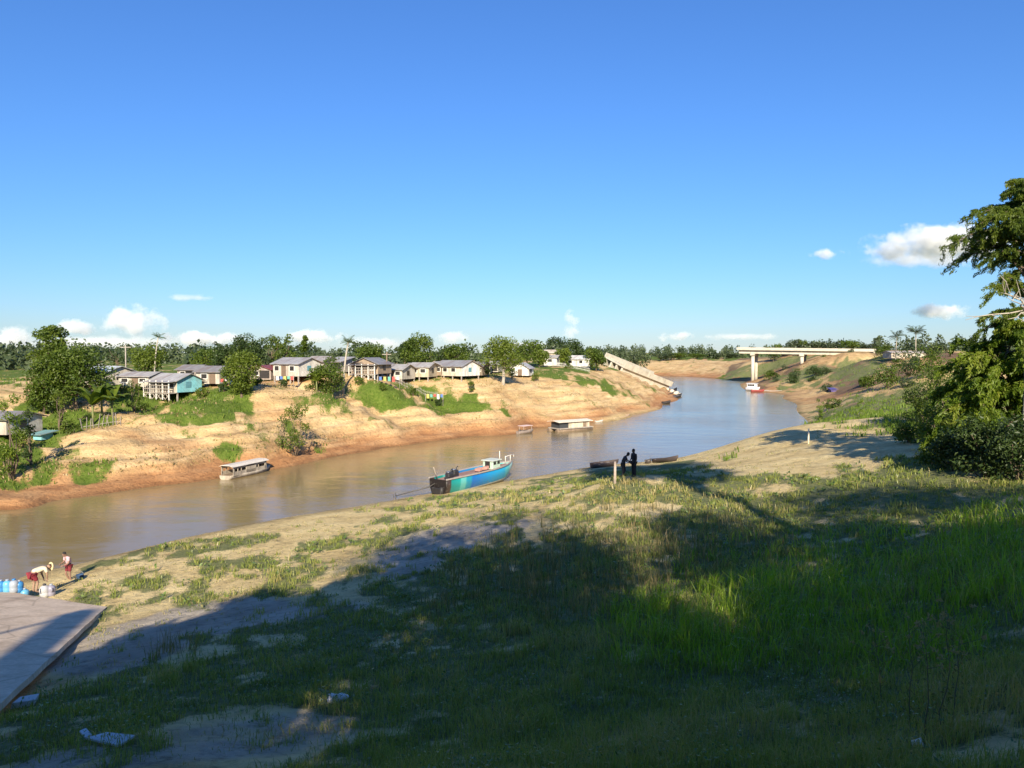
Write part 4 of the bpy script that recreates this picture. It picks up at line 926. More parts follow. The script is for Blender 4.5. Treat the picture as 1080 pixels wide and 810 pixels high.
make_house(186, 99, 33, 'white stilt house with braced porch and bright turquoise gable end', WHT, (.40, .39, .38), 3.4, 1.9, .95, 'x', 1.0, -.5, ((-.3, 'w'), (0, 'o'), (.3, 'w')), TEAL, 1.1)
make_house(229, 100, 25, 'plain white house with grey roof between the turquoise house and the column tree', WHT, GRYR, 3.6, 2.0, .8, 'x', .5, -.25, ((-.15, 'w'), (.2, 'd')))
make_house(281, 112, 22, 'small hut under a dark red roof beside the column tree', (.40, .34, .3), (.25, .055, .045), 3.2, 1.9, .7, 'y', .5, -.2, ((-.2, 'w'), (.2, 'o')))
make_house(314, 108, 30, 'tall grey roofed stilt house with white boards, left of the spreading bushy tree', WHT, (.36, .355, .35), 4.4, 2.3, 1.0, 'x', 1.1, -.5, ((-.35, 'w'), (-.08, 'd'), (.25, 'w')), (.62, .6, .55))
make_house(372, 118, 20, 'brown low hut peeking from behind the short palm', BRN, PALE, 3.4, 1.9, .6, 'x', .5, -.2, ((0, 'o'),))
make_house(392, 111, 29, 'brown board stilt house with dark front under a grey gable roof', (.36, .27, .19), GRYR, 4.2, 1.9, 1.1, 'y', 1.0, -.3, ((-.22, 'o'), (.24, 'w')), None, .9)
make_house(420, 116, 23, 'pale boarded house with white gable, right of the brown stilt house', WHT, PALE, 4.2, 2.0, .9, 'x', .8, -.35, ((-.3, 'w'), (0, 'd'), (.3, 'w')))
make_house(447, 119, 20, 'cream yellow house between the pale boarded house and the white gabled house', CRM, PALE, 4, 2.1, .8, 'x', .7, -.25, ((-.25, 'w'), (.2, 'w')))
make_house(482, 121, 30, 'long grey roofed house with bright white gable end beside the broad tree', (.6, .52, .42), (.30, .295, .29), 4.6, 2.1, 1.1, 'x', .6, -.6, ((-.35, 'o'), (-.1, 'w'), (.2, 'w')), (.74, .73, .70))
make_house(418, 138, 60, 'long pale roof of a house in the back row, left part', PALE, (.40, .385, .36), 5, 2.2, .8, 'x', .6, -.1, (), name='house')
make_house(490, 145, 56, 'long pale roof of a house in the back row behind the white gabled house', PALE, (.50, .48, .45), 5, 2.6, .9, 'x', .6, -.05, (), name='house')
make_house(551, 140, 18, 'white hut with a steep front gable behind the broad tree', (.72, .7, .66), (.45, .44, .42), 3.4, 1.9, 1.2, 'y', .4, -.3, ((0, 'd'),))
make_house(582, 166, 13, 'narrow white shed at the left end of the picket fence', (.72, .70, .66), PALE, 3, 2.4, .6, 'x', .4, -.3, ((.0, 'w'),))
make_house(574, 182, 26, 'cream roofed house glimpsed between two trees behind the narrow white shed', CRM, (.62, .55, .42), 4, 2.6, .9, 'x', .6, -.2, ((0, 'w'),))
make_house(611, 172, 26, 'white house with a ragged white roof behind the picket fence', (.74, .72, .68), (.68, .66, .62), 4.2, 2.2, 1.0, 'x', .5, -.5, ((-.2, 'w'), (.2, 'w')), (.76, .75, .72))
make_house(953, 232, 34, 'long low pale building on the embankment right of the bridge', (.55, .47, .37), (.5, .45, .38), 4, 2.0, .6, 'x', .1, .1, ((-.3, 'w'), (0, 'w'), (.3, 'w')), name='house', side_win=False)
# yard shrubs that break up the row of houses
for i, (x_, d_, h_, w_, lv, lb) in enumerate([(130, 98, 1.6, 2.2, 'mid', 'bushy yard plant left of the braced porch'), (212, 95, 1.3, 1.8, 'light', 'bushy yard plant under the turquoise gable'), (236, 94, 1.5, 1.6, 'dark', 'dark yard bush touching the column tree on its left'), (270, 96, 1.2, 1.6, 'mid', 'low yard bush touching the column tree on its right'), (298, 101, 1.1, 1.5, 'dark', 'low yard bush before the tall grey roofed stilt house'), (329, 100, 1.8, 2.4, 'mid', 'yard bush at the left foot of the spreading bushy tree'), (378, 106, 1.3, 1.8, 'light', 'yellowish yard bush before the brown stilt house'), (403, 105, 1.0, 1.4, 'mid', 'small yard bush by the dark pole'), (436, 110, 1.4, 1.8, 'mid', 'yard bush between the pale boarded house and the cream yellow house'), (462, 111, 1.2, 1.6, 'dark', 'yard bush right of the cream yellow house'), (497, 114, 1.6, 2.0, 'mid', 'yard bush below the bright white gable'), (541, 132, 2.0, 2.4, 'mid', 'yard bush left of the steep gabled white hut'), (564, 136, 1.6, 2.6, 'light', 'yard bush right of the steep gabled white hut'), (600, 158, 1.5, 2.4, 'mid', 'yard bush standing in the picket fence line'), (20, 79, 1.6, 2.2, 'light', 'yard bush before the low house at the left edge'), (72, 82, 1.4, 2.4, 'mid', 'low bush under the dense rounded tree'), (150, 93, 1.1, 2.0, 'mid', 'low bush under the braced porch'), (173, 93, .9, 1.8, 'light', 'pale low bush under the braced porch corner')]):
    o = make_bush('leafy_bush', h_, w_, 700 + i, lv, 520, .22, 12, .4); put(o, x_, d_, i, 1, .1, None, lb, 'bush', 'yard bushes among the houses')
for i, (x_, d_, h_, w_, lv, lb) in enumerate([(935, 150, 4.5, 6, 'mid', 'bushy tree on the brown slope nearest the violet hut'), (958, 160, 5.5, 7, 'dark', 'dark bushy tree below the long low building'), (980, 150, 6, 7, 'mid', 'bushy tree on the slope below the two palms'), (915, 185, 2.6, 5, 'mid', 'low spreading bush on the slope right of the violet hut'), (838, 235, 3.2, 6, 'dark', 'dark bush between the first two bridge piers'), (862, 240, 2.4, 5, 'dark', 'dark bush beside the middle bridge pier'), (812, 262, 2.8, 6, 'mid', 'bush on the slope behind the first bridge pier'), (930, 238, 3, 6, 'mid', 'bush left of the long low building')]):
    o = make_bush('bushy_tree', h_, w_, 760 + i, lv, 900, .42, 16, .4); put(o, x_, d_, i, 1, .1, None, lb, 'tree', 'bushes on the right bank slope')
for a in [(358, 113, 15, 'small pale shack between the spreading bushy tree and the brown low hut', (.46, .42, .35), PALE, 'shed'), (408, 128, 22, 'grey boarded house half hidden behind the brown stilt house', (.36, .33, .29), GRYR, 'x'), (435, 130, 18, 'brown gabled house showing between the pale boarded and cream houses', BRN, (.36, .30, .25), 'y'), (464, 128, 17, 'tan shed with a rusty roof beside the cream yellow house', (.44, .34, .24), (.30, .19, .13), 'shed'), (502, 131, 14, 'dim grey shed in the shade left of the broad tree', (.25, .23, .21), GRYR, 'x'), (340, 122, 20, 'low pale house behind the spreading bushy tree', WHT, PALE, 'x'), (262, 122, 16, 'low tan house behind the column tree', (.42, .35, .26), (.33, .25, .2), 'x'), (206, 118, 20, 'grey roofed house just behind the turquoise gable', (.40, .37, .32), GRYR, 'x'), (97, 122, 22, 'pale house behind the dense rounded tree', WHT, PALE, 'x'), (66, 118, 18, 'tan house peeking left of the dense rounded tree', (.45, .36, .26), PALE, 'y'), (520, 150, 18, 'pale house behind the broad tree crown', WHT, PALE, 'x'), (535, 158, 14, 'small grey roofed house right behind the broad tree', CRM, GRYR, 'y')]:
    make_house(a[0], a[1], a[2], a[3], a[4], a[5], 3.6, 2.0, .8, a[6], .4, -.3, ((-.2, 'w'), (.2, 'o')), side_win=False)
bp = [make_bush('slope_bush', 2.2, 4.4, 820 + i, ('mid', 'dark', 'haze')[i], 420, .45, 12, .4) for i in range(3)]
rgb = np.random.default_rng(44); k_ = 0
while k_ < 26:
    px_ = rgb.uniform(790, 985); d_ = rgb.uniform(120, 285); th = math.atan2((px_ - CX) / F, 1.0); x_, y_ = math.sin(th) * d_, math.cos(th) * d_; g = gz(x_, y_)
    if g < 1.6: continue
    p = bp[k_ % 3]
    if k_ < 3: o = p
    else: o = p.copy(); COL.objects.link(o); dup_kids(p, o)
    s_ = rgb.uniform(.45, 1.15); put(o, px_, d_, k_ * 1.1, (s_ * rgb.uniform(.8, 1.3), s_, s_ * rgb.uniform(.6, 1.1)), .1, None, 'low bush scattered over the brown slope beyond the sandy hump, below the bridge', 'bush', 'low bushes on the brown slope'); k_ += 1
def low_house(px, d, w, lb, wc, rc, rd): make_house(px, d, w, lb, wc, rc, 3.4, 2.1, .8, rd, .5, -.3, ((-.22, 'o'), (.22, 'w')), side_win=False)
low_house(505, 124, 15, 'dark low shack squeezed between the white gabled house and the broad tree', (.22, .18, .14), (.26, .24, .22), 'x')
low_house(463, 122, 15, 'narrow brown boarded house between the cream yellow and white gabled houses', (.30, .22, .15), (.40, .37, .33), 'y')
low_house(407, 119, 13, 'narrow whitish house right of the brown stilt house, behind the dark pole', (.56, .52, .45), (.33, .31, .29), 'x')
low_house(436, 121, 12, 'narrow grey house wedged between the pale boarded and cream yellow houses', (.38, .36, .33), (.44, .40, .35), 'y')
low_house(340, 112, 18, 'pale low house touching the right side of the tall grey roofed stilt house', (.5, .46, .39), (.36, .33, .30), 'x')
low_house(299, 114, 14, 'small brown shack touching the dark red roofed hut on its right', (.28, .21, .15), (.3, .27, .24), 'y')
def fence(label, pxa, pxb, dist, hgt, gap, mat, rails=2, wob=0, name='picket_fence'):
    a = at_d(pxa, 390, dist); b = at_d(pxb, 390, dist); n = int(np.linalg.norm((b - a)[:2]) / gap); rg = np.random.default_rng(int(pxa)); c = (a + b) / 2; zb_ = gz(c[0], c[1])
    e = empty(name, (c[0], c[1], zb_), 0, label, 'fence'); mb = MB(); mr = MB(); pr = None
    for i in range(n + 1):
        p = a + (b - a) * i / n; z = gz(p[0], p[1]) - zb_; x, y = p[0] - c[0], p[1] - c[1]
        mb.bar((x, y, z - .2), (x + rg.normal(0, wob), y + rg.normal(0, wob), z + hgt * rg.uniform(1 - 2 * wob, 1 + wob)), gap * .42, .03)
        if pr is not None:
            for k in range(rails): mr.bar((pr[0], pr[1] + .03, pr[2] + hgt * (.3 + .45 * k)), (x, y + .03, z + hgt * (.3 + .45 * k)), .04)
        pr = (x, y, z)
    mb.build('pickets', mat, e); mr.build('rail', mat, e); return e
fence('pale picket fence in front of the white sheds near the fallen bridge', 574, 622, 163, 1.0, .28, M_whitep)
fence('rough stick fence below the banana plants on the left', 86, 126, 84.5, 1.2, .32, M_greywood, 1, .14, 'stick_fence')
fence('low board fence along the foot of the white houses', 412, 462, 113, .9, .22, M_greywood, 2, .04, 'board_fence')
def pole(px, dist, hgt, label, name='utility_pole', r=.09, mat=None, arm=True, cat='pole'):
    mb = MB(); e = empty(name); mb.tube([(0, 0, -.4), (.02, 0, hgt)], [r, r * .75], 8); mb.build('pole', mat or M_greywood, e)
    if arm: mb = MB(); mb.box((0, 0, hgt - .35), (1.3, .09, .1)); mb.build('crossarm', M_greywood, e)
    return put(e, px, dist, .3, 1, 0, None, label, cat)
pole(408, 112, 4.2, 'dark pole standing before the brown stilt house', r=.11, mat=M_wood)
pole(133, 112, 5.2, 'grey utility pole behind the white house with the slate blue roof')
rgl = np.random.default_rng(3)
for i, (px_, d_, w_, lb) in enumerate([(243, 94, 2.6, 'clothes line with coloured laundry left of the column tree'), (300, 103, 2.4, 'clothes line with pale laundry in front of the tall grey roofed stilt house'), (410, 107, 3.0, 'clothes line with mixed laundry right of the brown stilt house'), (458, 111, 2.6, 'clothes line with laundry before the cream yellow house')]):
    e = empty('clothes_line'); n_ = 5
    for x in (-w_ / 2, w_ / 2): mb = MB(); mb.tube([(x, 0, -.3), (x, 0, 1.5)], [.04, .035], 6); mb.build('post', M_greywood, e)
    mb = MB(); mb.tube([(-w_ / 2, 0, 1.45), (0, 0, 1.36), (w_ / 2, 0, 1.45)], .008, 4); mb.build('line', M_greywood, e)
    for k in range(n_):
        c_ = [(.5, .08, .07), (.6, .58, .55), (.08, .16, .4), (.55, .45, .12), (.12, .35, .3)][(k + i) % 5]; x = -w_ / 2 + w_ * (k + .6) / n_; h_ = rgl.uniform(.35, .75)
        mb = MB(); mb.prism([(x - .17, 0, 1.40), (x + .17, 0, 1.40), (x + .2, .05, 1.40 - h_), (x, -.03, 1.42 - h_), (x - .18, .04, 1.40 - h_)], (0, .012, 0)); mb.build('laundry', paint(c_, .9, .1, 4, 0, .1), e)
    put(e, px_, d_, rgl.uniform(-.4, .4), 1, 0, None, lb, 'clothes line', 'clothes lines among the houses')
# ------------------------------------------------------------------ bridges
def conc(c=(.53, .49, .40)):
    t = NT('weathered_concrete'); t.set(.85); co = t.n('ShaderNodeTexCoord').outputs['Object']; n = t.noise(.6, 6, .6, co); n2 = t.noise(.5, 4, .6, co, sc3=(1.5, 1.5, .25))
    a = t.ramp(n, [(.3, tuple(x * .8 for x in c)), (.7, tuple(x * 1.12 for x in c))]); t.base(t.mix(t.ramp(n2, [(.52, (0,) * 3), (.75, (.5,) * 3)]), a, (.22, .19, .15))); t.bump(n, .2, .05); return t.m
M_conc = conc()
A = at_d(777, 366.3, 288); B = at_d(922, 368.0, 281); ux = (B - A); Lb = np.linalg.norm(ux); ux /= Lb; side = np.array([-ux[1], ux[0], 0]); side /= np.linalg.norm(side)
e = empty('road_bridge', (A[0], A[1], 0), math.atan2(ux[1], ux[0]), 'pale concrete road bridge on tall piers, its left end broken off over the river', 'bridge')
tilt = math.atan2(ux[2], math.hypot(ux[0], ux[1]))
def bz(x): return A[2] + x * math.tan(tilt)
def beam(mb, x0, x1, y, w, zt, h): mb.prism([(x0, y - w / 2, bz(x0) + zt), (x1, y - w / 2, bz(x1) + zt), (x1, y - w / 2, bz(x1) + zt - h), (x0, y - w / 2, bz(x0) + zt - h)], (0, w, 0))
mb = MB(); beam(mb, 0, Lb, 4.2, 8.6, -.55, .4); mb.build('deck', M_conc, e)
for y in (.12, 8.28):
    mb = MB(); beam(mb, 0, Lb, y, .22, 0, .548); mb.build('parapet', M_conc, e)
for y in (1.2, 3.2, 5.2, 7.2):
    mb = MB(); beam(mb, .6, Lb, y, .5, -.952, 1.25); mb.build('girder', M_conc, e)
for px_ in (793, 845, 893):
    # where along the deck this column of the photo falls
    ts = np.linspace(0, Lb, 400); pp = A[None] + ux[None] * ts[:, None]; x_ = ts[np.argmin(np.abs(pp[:, 0] / pp[:, 1] * F / cp - (px_ - CX)))]
    P_ = A + ux * x_; g = min(gz(*(P_ + side * 1.5)[:2]), gz(*(P_ + side * 6.9)[:2])) - .8
    mb = MB(); mb.box((x_, 4.2, bz(x_) - 2.56), (1.5, 7.6, .7), bevel=.08); cap = mb.build('pier_cap', M_conc, e)
    for y in (1.5, 6.9):
        mb = MB(); zt = bz(x_) - 2.91; mb.tube([(x_, y, g), (x_, y, zt)], [.62, .62], 14); mb.build('pier', M_conc, e)
# the fallen span
U0 = at_d(648, 381, 200); U1 = at_d(698, 401, 217); ax = U1 - U0; Ls = np.linalg.norm(ax); ax /= Ls
wdir = np.cross(ax, np.array([0, 0, 1.0])); wdir /= np.linalg.norm(wdir); wdir = -wdir if wdir[1] < 0 else wdir
rollv = wdir * math.cos(.38) + np.cross(wdir, ax) * math.sin(.38) * (1 if np.cross(wdir, ax)[2] > 0 else -1)   # far edge higher: the top faces us
nrm = np.cross(ax, rollv); nrm = nrm if nrm[2] > 0 else -nrm
e = empty('fallen_bridge', tuple(U0), 0, 'fallen pale concrete bridge span lying tilted from the bank down to the water', 'bridge')
def slab(mb, u0, u1, v0, v1, n0, n1):
    mb.prism([tuple(ax * u + rollv * v + nrm * n0) for u, v in ((u0, v0), (u1, v0), (u1, v1), (u0, v1))], tuple(nrm * (n1 - n0)))
mb = MB(); slab(mb, 0, Ls, -3.9, -.55, -.35, 0); slab(mb, 0, Ls, -.2, 3.9, -.35, 0); mb.build('deck', M_conc, e)
for v in (-3.7, 3.7): mb = MB(); slab(mb, 0, Ls, v - .16, v + .16, .003, 1.05); mb.build('parapet', M_conc, e)
mb = MB(); slab(mb, 0, Ls, 1.9, 2.2, .003, .45); slab(mb, 0, Ls, -2.4, -2.1, .003, .4); mb.build('kerb', M_conc, e)
for v in (-3.1, -1.0, 1.0, 3.1): mb = MB(); slab(mb, .3, Ls - .2, v - .25, v + .25, -2.1, -.352); mb.build('girder', M_conc, e)
# broken concrete lumps at its foot
rg = np.random.default_rng(12)
for i in range(5):
    p = at_d(700 + i * 4.2, 409 + i * .6, 214 - i * 3); mb = MB(); mb.blob((0, 0, 0), rg.uniform(.5, .9), 1, (1.3, 1, .8), .5, i); o = mb.build('rubble_block', M_conc)
    o.location = (p[0], p[1], max(.1, gz(p[0], p[1])) + .1); o.rotation_euler = (rg.uniform(0, 1), rg.uniform(0, 1), i); tag(o, 'pale broken concrete lump at the waterside foot of the fallen bridge span', 'rubble', 'broken lumps below the fallen bridge')
# ------------------------------------------------------------------ boats
def hull_mesh(L, beam, depth, rise=.35, stern=.75, rake=.5, n=18, th=.05, flare=.75):
    """open hull, bow at +x, keel at z = 0, with an inside"""
    mb = MB(); bm = mb.bm; rows = []; inn = []
    for i in range(n + 1):
        t = i / n; x = L * t
        b = beam / 2 * (stern + (1 - stern) * min(1, t / .35)) * (1 if t < .55 else max(.03, 1 - ((t - .55) / .45) ** 2.0))
        top = depth * (1 + rise * max(0, (t - .5) / .5) ** 2 + .06 * (1 - t)); kz = depth * .75 * max(0, (t - .78) / .22) ** 2
        sec = [(-b, top), (-b * .96, kz + (top - kz) * .6), (-b * flare, kz + (top - kz) * .22), (-b * .35, kz + .02), (0, kz), (b * .35, kz + .02), (b * flare, kz + (top - kz) * .22), (b * .96, kz + (top - kz) * .6), (b, top)]
        xs = x + rake * depth * .0
        rows.append([bm.verts.new((xs + (rake * (z - kz) * .45 if t > .9 else 0), y, z)) for y, z in sec])
        inn.append([bm.verts.new((xs - .03 + (rake * (z - kz) * .45 if t > .9 else 0), y * (1 - th / max(b, .08)) if b > .1 else y * .6, z + (th if k not in (0, 8) else .0))) for k, (y, z) in enumerate(sec)])
    for i in range(n):
        for k in range(8):
            bm.faces.new((rows[i][k], rows[i][k + 1], rows[i + 1][k + 1], rows[i + 1][k])).smooth = True
            bm.faces.new((inn[i][k + 1], inn[i][k], inn[i + 1][k], inn[i + 1][k + 1]))
        for k in (0, 8): bm.faces.new((rows[i][k], rows[i + 1][k], inn[i + 1][k], inn[i][k]))
    for r_, q_ in ((rows[0], inn[0]), (rows[-1], inn[-1])):
        bm.faces.new(r_); bm.faces.new(q_[::-1]); bm.faces.new((r_[0], q_[0], q_[8], r_[8]))
    return mb
def between(o, P0, P1):
    o.location = tuple(P0); o.rotation_euler = (0, 0, math.atan2(P1[1] - P0[1], P1[0] - P0[0])); return math.hypot(P1[0] - P0[0], P1[1] - P0[1])
# the blue boat
P0 = hit(462, 521, True); P0[2] = 0; P1 = hit(540, 504, True); 
e = empty('river_boat', (0, 0, 0), 0, 'bright blue and teal wooden river boat with a small cabin, nosed against the near sand', 'boat'); L = between(e, P0, P1); e.location.z = -.22; 
e.rotation_euler = (0, -.02, e.rotation_euler[2])
Bm, Dp = 2.1, 1.42
t = NT('painted_hull_panels'); t.set(.38); co = t.n('ShaderNodeTexCoord').outputs['Object']; sx = t.n('ShaderNodeSeparateXYZ'); t.l(co, sx.inputs[0])
fx = t.math('DIVIDE', sx.outputs[0], L); wear = t.noise(5, 5, .6, co)
pan = t.ramp(fx, [(0, (.015, .012, .012)), (.035, (.05, .035, .03)), (.055, (.05, .035, .03)), (.06, (.012, .20, .19)), (.16, (.012, .27, .26)), (.175, (.10, .38, .37)), (.225, (.10, .38, .37)), (.24, (.015, .24, .34)), (.29, (.015, .22, .36)), (.31, (.010, .12, .42)), (.42, (.012, .17, .47)), (.60, (.014, .26, .52)), (.79, (.02, .33, .54)), (.81, (.07, .42, .50)), (.90, (.12, .46, .46)), (.93, (.40, .58, .55)), (1, (.30, .55, .50))], 'LINEAR')
fz = t.math('DIVIDE', sx.outputs[2], Dp)
pan = t.mix(t.ramp(fz, [(.0, (1,) * 3), (.215, (1,) * 3), (.22, (0,) * 3)], 'CONSTANT'), pan, (.035, .022, .018))
pan = t.mix(t.math('MULTIPLY', t.ramp(fz, [(.22, (1,) * 3), (.28, (0,) * 3)], 'CONSTANT'), .8), pan, (.55, .60, .58))
pan = t.mix(t.ramp(wear, [(.58, (0,) * 3), (.75, (.55,) * 3)]), pan, (.20, .19, .16)); t.base(pan)
hull_mesh(L, Bm, Dp, .05, .80, .5).build('hull', t.m, e)
mb = MB()
for sg in (-1, 1):
    pts_ = []
    for i in range(15):
        tt = i / 14 * .985; b = Bm / 2 * (.8 + .2 * min(1, tt / .35)) * (1 if tt < .55 else max(.03, 1 - ((tt - .55) / .45) ** 2)); pts_.append((L * tt, sg * (b + .02), Dp * (1 + .05 * max(0, (tt - .5) / .5) ** 2 + .06 * (1 - tt)) + .03))
    for a, b in zip(pts_, pts_[1:]): mb.bar(a, b, .11, .10)
mb.build('rub_rail', paint((.34, .30, .27), .7), e)
mb = MB(); M_deck = paint((.30, .17, .13), .7, .25, 3, 0, .5)
def hb(tt): return Bm / 2 * (.8 + .2 * min(1, tt / .35)) * (1 if tt < .55 else max(.03, 1 - ((tt - .55) / .45) ** 2)) - .09
dk = [(.02, 0), (.2, 0), (.35, 0), (.5, 0), (.62, 0), (.74, .01), (.84, .03), (.93, .05)]
up = [(L * a, hb(a), Dp * (.93 + b)) for a, b in dk]; dn = [(L * a, -hb(a), Dp * (.93 + b)) for a, b in dk]
for i in range(len(dk) - 1): mb.poly([dn[i], dn[i + 1], up[i + 1], up[i]])
mb.build('deck', M_deck, e)
mb = MB(); cx = L * .70; mb.box((cx, 0, Dp * 1.0 + .24), (1.15, 1.05, .68), bevel=.05); cab = mb.build('cabin', paint((.42, .54, .44), .7), e)
mb = MB(); mb.box((cx, 0, Dp + .62), (1.35, 1.25, .07), bevel=.02); mb.build('roof', paint((.50, .54, .48), .7), cab)
for yy, ww in ((-.535, .34), (.535, .34)):
    for dx in (-.27, .27): mb = MB(); mb.box((cx + dx, yy, Dp + .40), (ww, .03, .22)); mb.build('window', M_dark, cab)
mb = MB(); mb.box((cx - .585, .0, Dp + .28), (.03, .5, .54)); mb.build('door', M_dark, cab)
for i, (u, v) in enumerate(((.115, -.3), (.115, .3))):
    mb = MB(); x = L * (.115 + i * .115); mb.box((x, v * .6, Dp + .26), (.62, .42, .38), bevel=.08); mb.box((x - .05, v * .6, Dp + .06), (.8, .3, .14), bevel=.03); mb.tube([(x + .22, v * .6, Dp + .3), (x + .22, v * .6, Dp + .62), (x + .42, v * .6, Dp + .68)], .04, 8); en = mb.build('engine', paint((.03, .03, .035), .45), e)
    mb = MB(); mb.lathe([(.17, 0), (.19, .03), (.17, .06)], 14, (x - .1, v * .6, Dp + .46)); mb.build('flywheel', paint((.25, .25, .26), .3, .1, 4, .8), en)
mb = MB(); sh = [(.3, .2, Dp * .9), (-.5, .45, .95), (-2.5, 2.1, .42)]; mb.tube(sh, [.06, .05, .035], 8); pr = mb.build('propeller_shaft', paint((.06, .055, .05), .5), e)
mb = MB()
for k in range(3): mb.box((-2.52, 2.12 + .14 * math.cos(k * 2.1), .42 + .14 * math.sin(k * 2.1)), (.03, .13, .24), (k * 2.1, 0, -.7))
mb.build('propeller', paint((.10, .08, .05), .4, .1, 4, .6), pr)
mb = MB(); mb.tube([(-.06, -.45, .25), (-.10, -.45, .95)], .16, 8); mb.tube([(-.08, .35, .2), (-.12, .35, .9)], .16, 8); mb.box((-.18, -.05, .62), (.2, .9, .5), bevel=.06); mb.build('rudder', paint((.02, .018, .018), .6), e)
mb = MB(); mb.tube([(.35, .3, Dp * .95), (-.35, .1, Dp + 1.05)], .035, 6); mb.build('tiller', M_greywood, e)
for u, y_, zz in ((.86, .30, 1.0), (.86, -.30, .6), (.97, -.05, .55)):
    mb = MB(); mb.tube([(L * u, y_, Dp * 1.05), (L * u, y_, Dp * 1.1 + zz)], .03, 6); mb.build('post', M_whitep, e)
mb = MB(); q = [(L * .86, -.30, Dp * 1.1 + .55), (L * .97, -.05, Dp * 1.1 + .52), (L * 1.03, 0, Dp * 1.1 + .5)]; mb.tube(q, .025, 6); mb.tube([(L * 1.03, 0, Dp * 1.28), (L * 1.03, 0, Dp * 1.1 + .5)], .025, 6); mb.build('bow_rail', M_whitep, e)
mb = MB()
for i in range(6): mb.box((L * (.48 + .03 * i), -.2 + .08 * (i % 3), Dp * 1.0 + .1), (.22, .5, .22), (0, 0, i * .3), bevel=.03)
mb.build('cargo_bundle', paint((.42, .22, .18), .8), e)
# covered boat on the far waterline
P0 = at_z(237, 506, 0); P1 = at_z(281, 496, 0)
e = empty('covered_boat', (0, 0, 0), 0, 'weathered pale covered boat with open windows, moored on the far waterline', 'boat'); L = between(e, P0, P1); e.location.z = -.12
M_pw = cm(boards, (.46, .40, .32)); hull_mesh(L + .5, 1.4, .45, .3, .8).build('hull', M_pw, e)
mb = MB()
H0, H1 = .42, 1.22
for y in (-.62, .62):
    mb.box((L * .46, y, H0 + .16), (L * .8, .05, .36)); mb.box((L * .46, y, H1 - .1), (L * .8, .05, .22))
    for u, ww in ((.075, .16), (.17, .07), (.25, .07), (.48, 1.35), (.66, .07), (.83, .18)): mb.box((L * u, y, (H0 + H1) / 2), (ww, .05, H1 - H0 - .02))
mb.box((L * .86, 0, (H0 + H1) / 2), (.05, 1.24, H1 - H0)); mb.build('cabin', M_pw, e)
mb = MB(); mb.prism([(L * .02, -.78, H1 - .02), (L * .02, -.4, H1 + .13), (L * .02, .4, H1 + .13), (L * .02, .78, H1 - .02), (L * .02, .4, H1 + .08), (L * .02, -.4, H1 + .08)], (L * .88, 0, 0)); mb.build('roof', paint((.58, .53, .46), .7), e)
mb = MB(); mb.box((L * .46, 0, H0 + .02), (L * .8, 1.1, .05)); mb.build('floor_board', M_wood, e)
# floating hut
P0 = at_z(592, 455.5, 0); P1 = at_z(624, 453, 0); e = empty('floating_hut', (0, 0, 0), 0, 'pale boxy floating hut with a dark open left end on the far waterline', 'houseboat'); L = between(e, P0, P1)
for y in (.3, 2.2):
    mb = MB(); mb.tube([(-.6, y, .05), (L + .3, y, .05)], [.3, .26], 8); mb.build('float_log', M_wood, e)
mb = MB(); mb.box((L / 2, 1.25, .40), (L + .6, 2.6, .12)); mb.build('platform', M_greywood, e)
mb = MB(); mb.box((L * .62, 1.25, .86), (L * .68, 2.0, .80)); mb.build('wall', cm(boards, (.60, .52, .40)), e)
mb = MB(); mb.prism([(-.5, -.1, 1.27), (L + .2, -.1, 1.27), (L + .2, 1.25, 1.46), (-.5, 1.25, 1.46)], (0, 0, .06)); mb.prism([(-.5, 1.255, 1.46), (L + .2, 1.255, 1.46), (L + .2, 2.6, 1.27), (-.5, 2.6, 1.27)], (0, 0, .06)); mb.build('roof', paint((.66, .60, .48), .7), e)
mb = MB(); mb.box((L * .14, 1.3, .84), (L * .28, 1.9, .74)); mb.build('open_end_shade', paint((.04, .045, .05), .6), e)  # solid dark block painted as the shade inside the open left end
mb = MB(); mb.box((L * .8, .23, .85), (.6, .03, .72)); mb.build('door', M_wood, e)
def canoe(pxa, pya, pxb, pyb, label, col, beam=.9, depth=.42, z=0.0, grp='canoes along the river', extra=None, on_ground=False, name='canoe', cat='canoe'):
    P0 = hit(pxa, pya, True); P1 = hit(pxb, pyb, True); e = empty(name, (0, 0, 0), 0, label, cat, grp); L = between(e, P0, P1); e.location.z = (gz(P0[0], P0[1]) if on_ground else 0) + z - .1
    if on_ground: e.rotation_euler = (0, -math.atan2(gz(P1[0], P1[1]) - gz(P0[0], P0[1]), L), e.rotation_euler[2])
    m = paint(col, .7, .25, 2.5, 0, .3); hull_mesh(L, beam, depth, .35, .6).build('hull', m, e)
    for u in (.2, .45, .68): mb = MB(); mb.box((L * u, 0, depth * .8), (.2, beam * .84, .04)); mb.build('seat', M_greywood, e)
    return e, L
e, L = canoe(546, 458, 562, 456, 'small canoe with a pinkish white awning by the far waterline', (.25, .2, .17), 1.0, .45)
mb = MB(); mb.box((L * .5, 0, 1.15), (L * .6, 1.1, .05)); mb.build('awning', paint((.66, .50, .47), .7), e)
for u in (.25, .75):
    for y in (-.4, .4): mb = MB(); mb.tube([(L * u, y, .35), (L * u, y, 1.13)], .03, 6); mb.build('post', M_greywood, e)
canoe(628, 445, 636, 443.7, 'tiny white canoe right of the floating hut', (.5, .48, .43), .7, .32)
canoe(646, 441, 664, 438.5, 'tan canoe drawn up on the clay right of the tiny white canoe', (.48, .34, .22), .9, .4)
canoe(624, 494, 652, 491, 'dark brown wooden canoe on the near shore left of the standing men', (.07, .05, .045), 1.0, .5, .06, on_ground=True)
canoe(690, 488, 716, 486, 'dark brown canoe pulled up on the near shore right of the standing men', (.06, .045, .04), .9, .42, .05, on_ground=True)
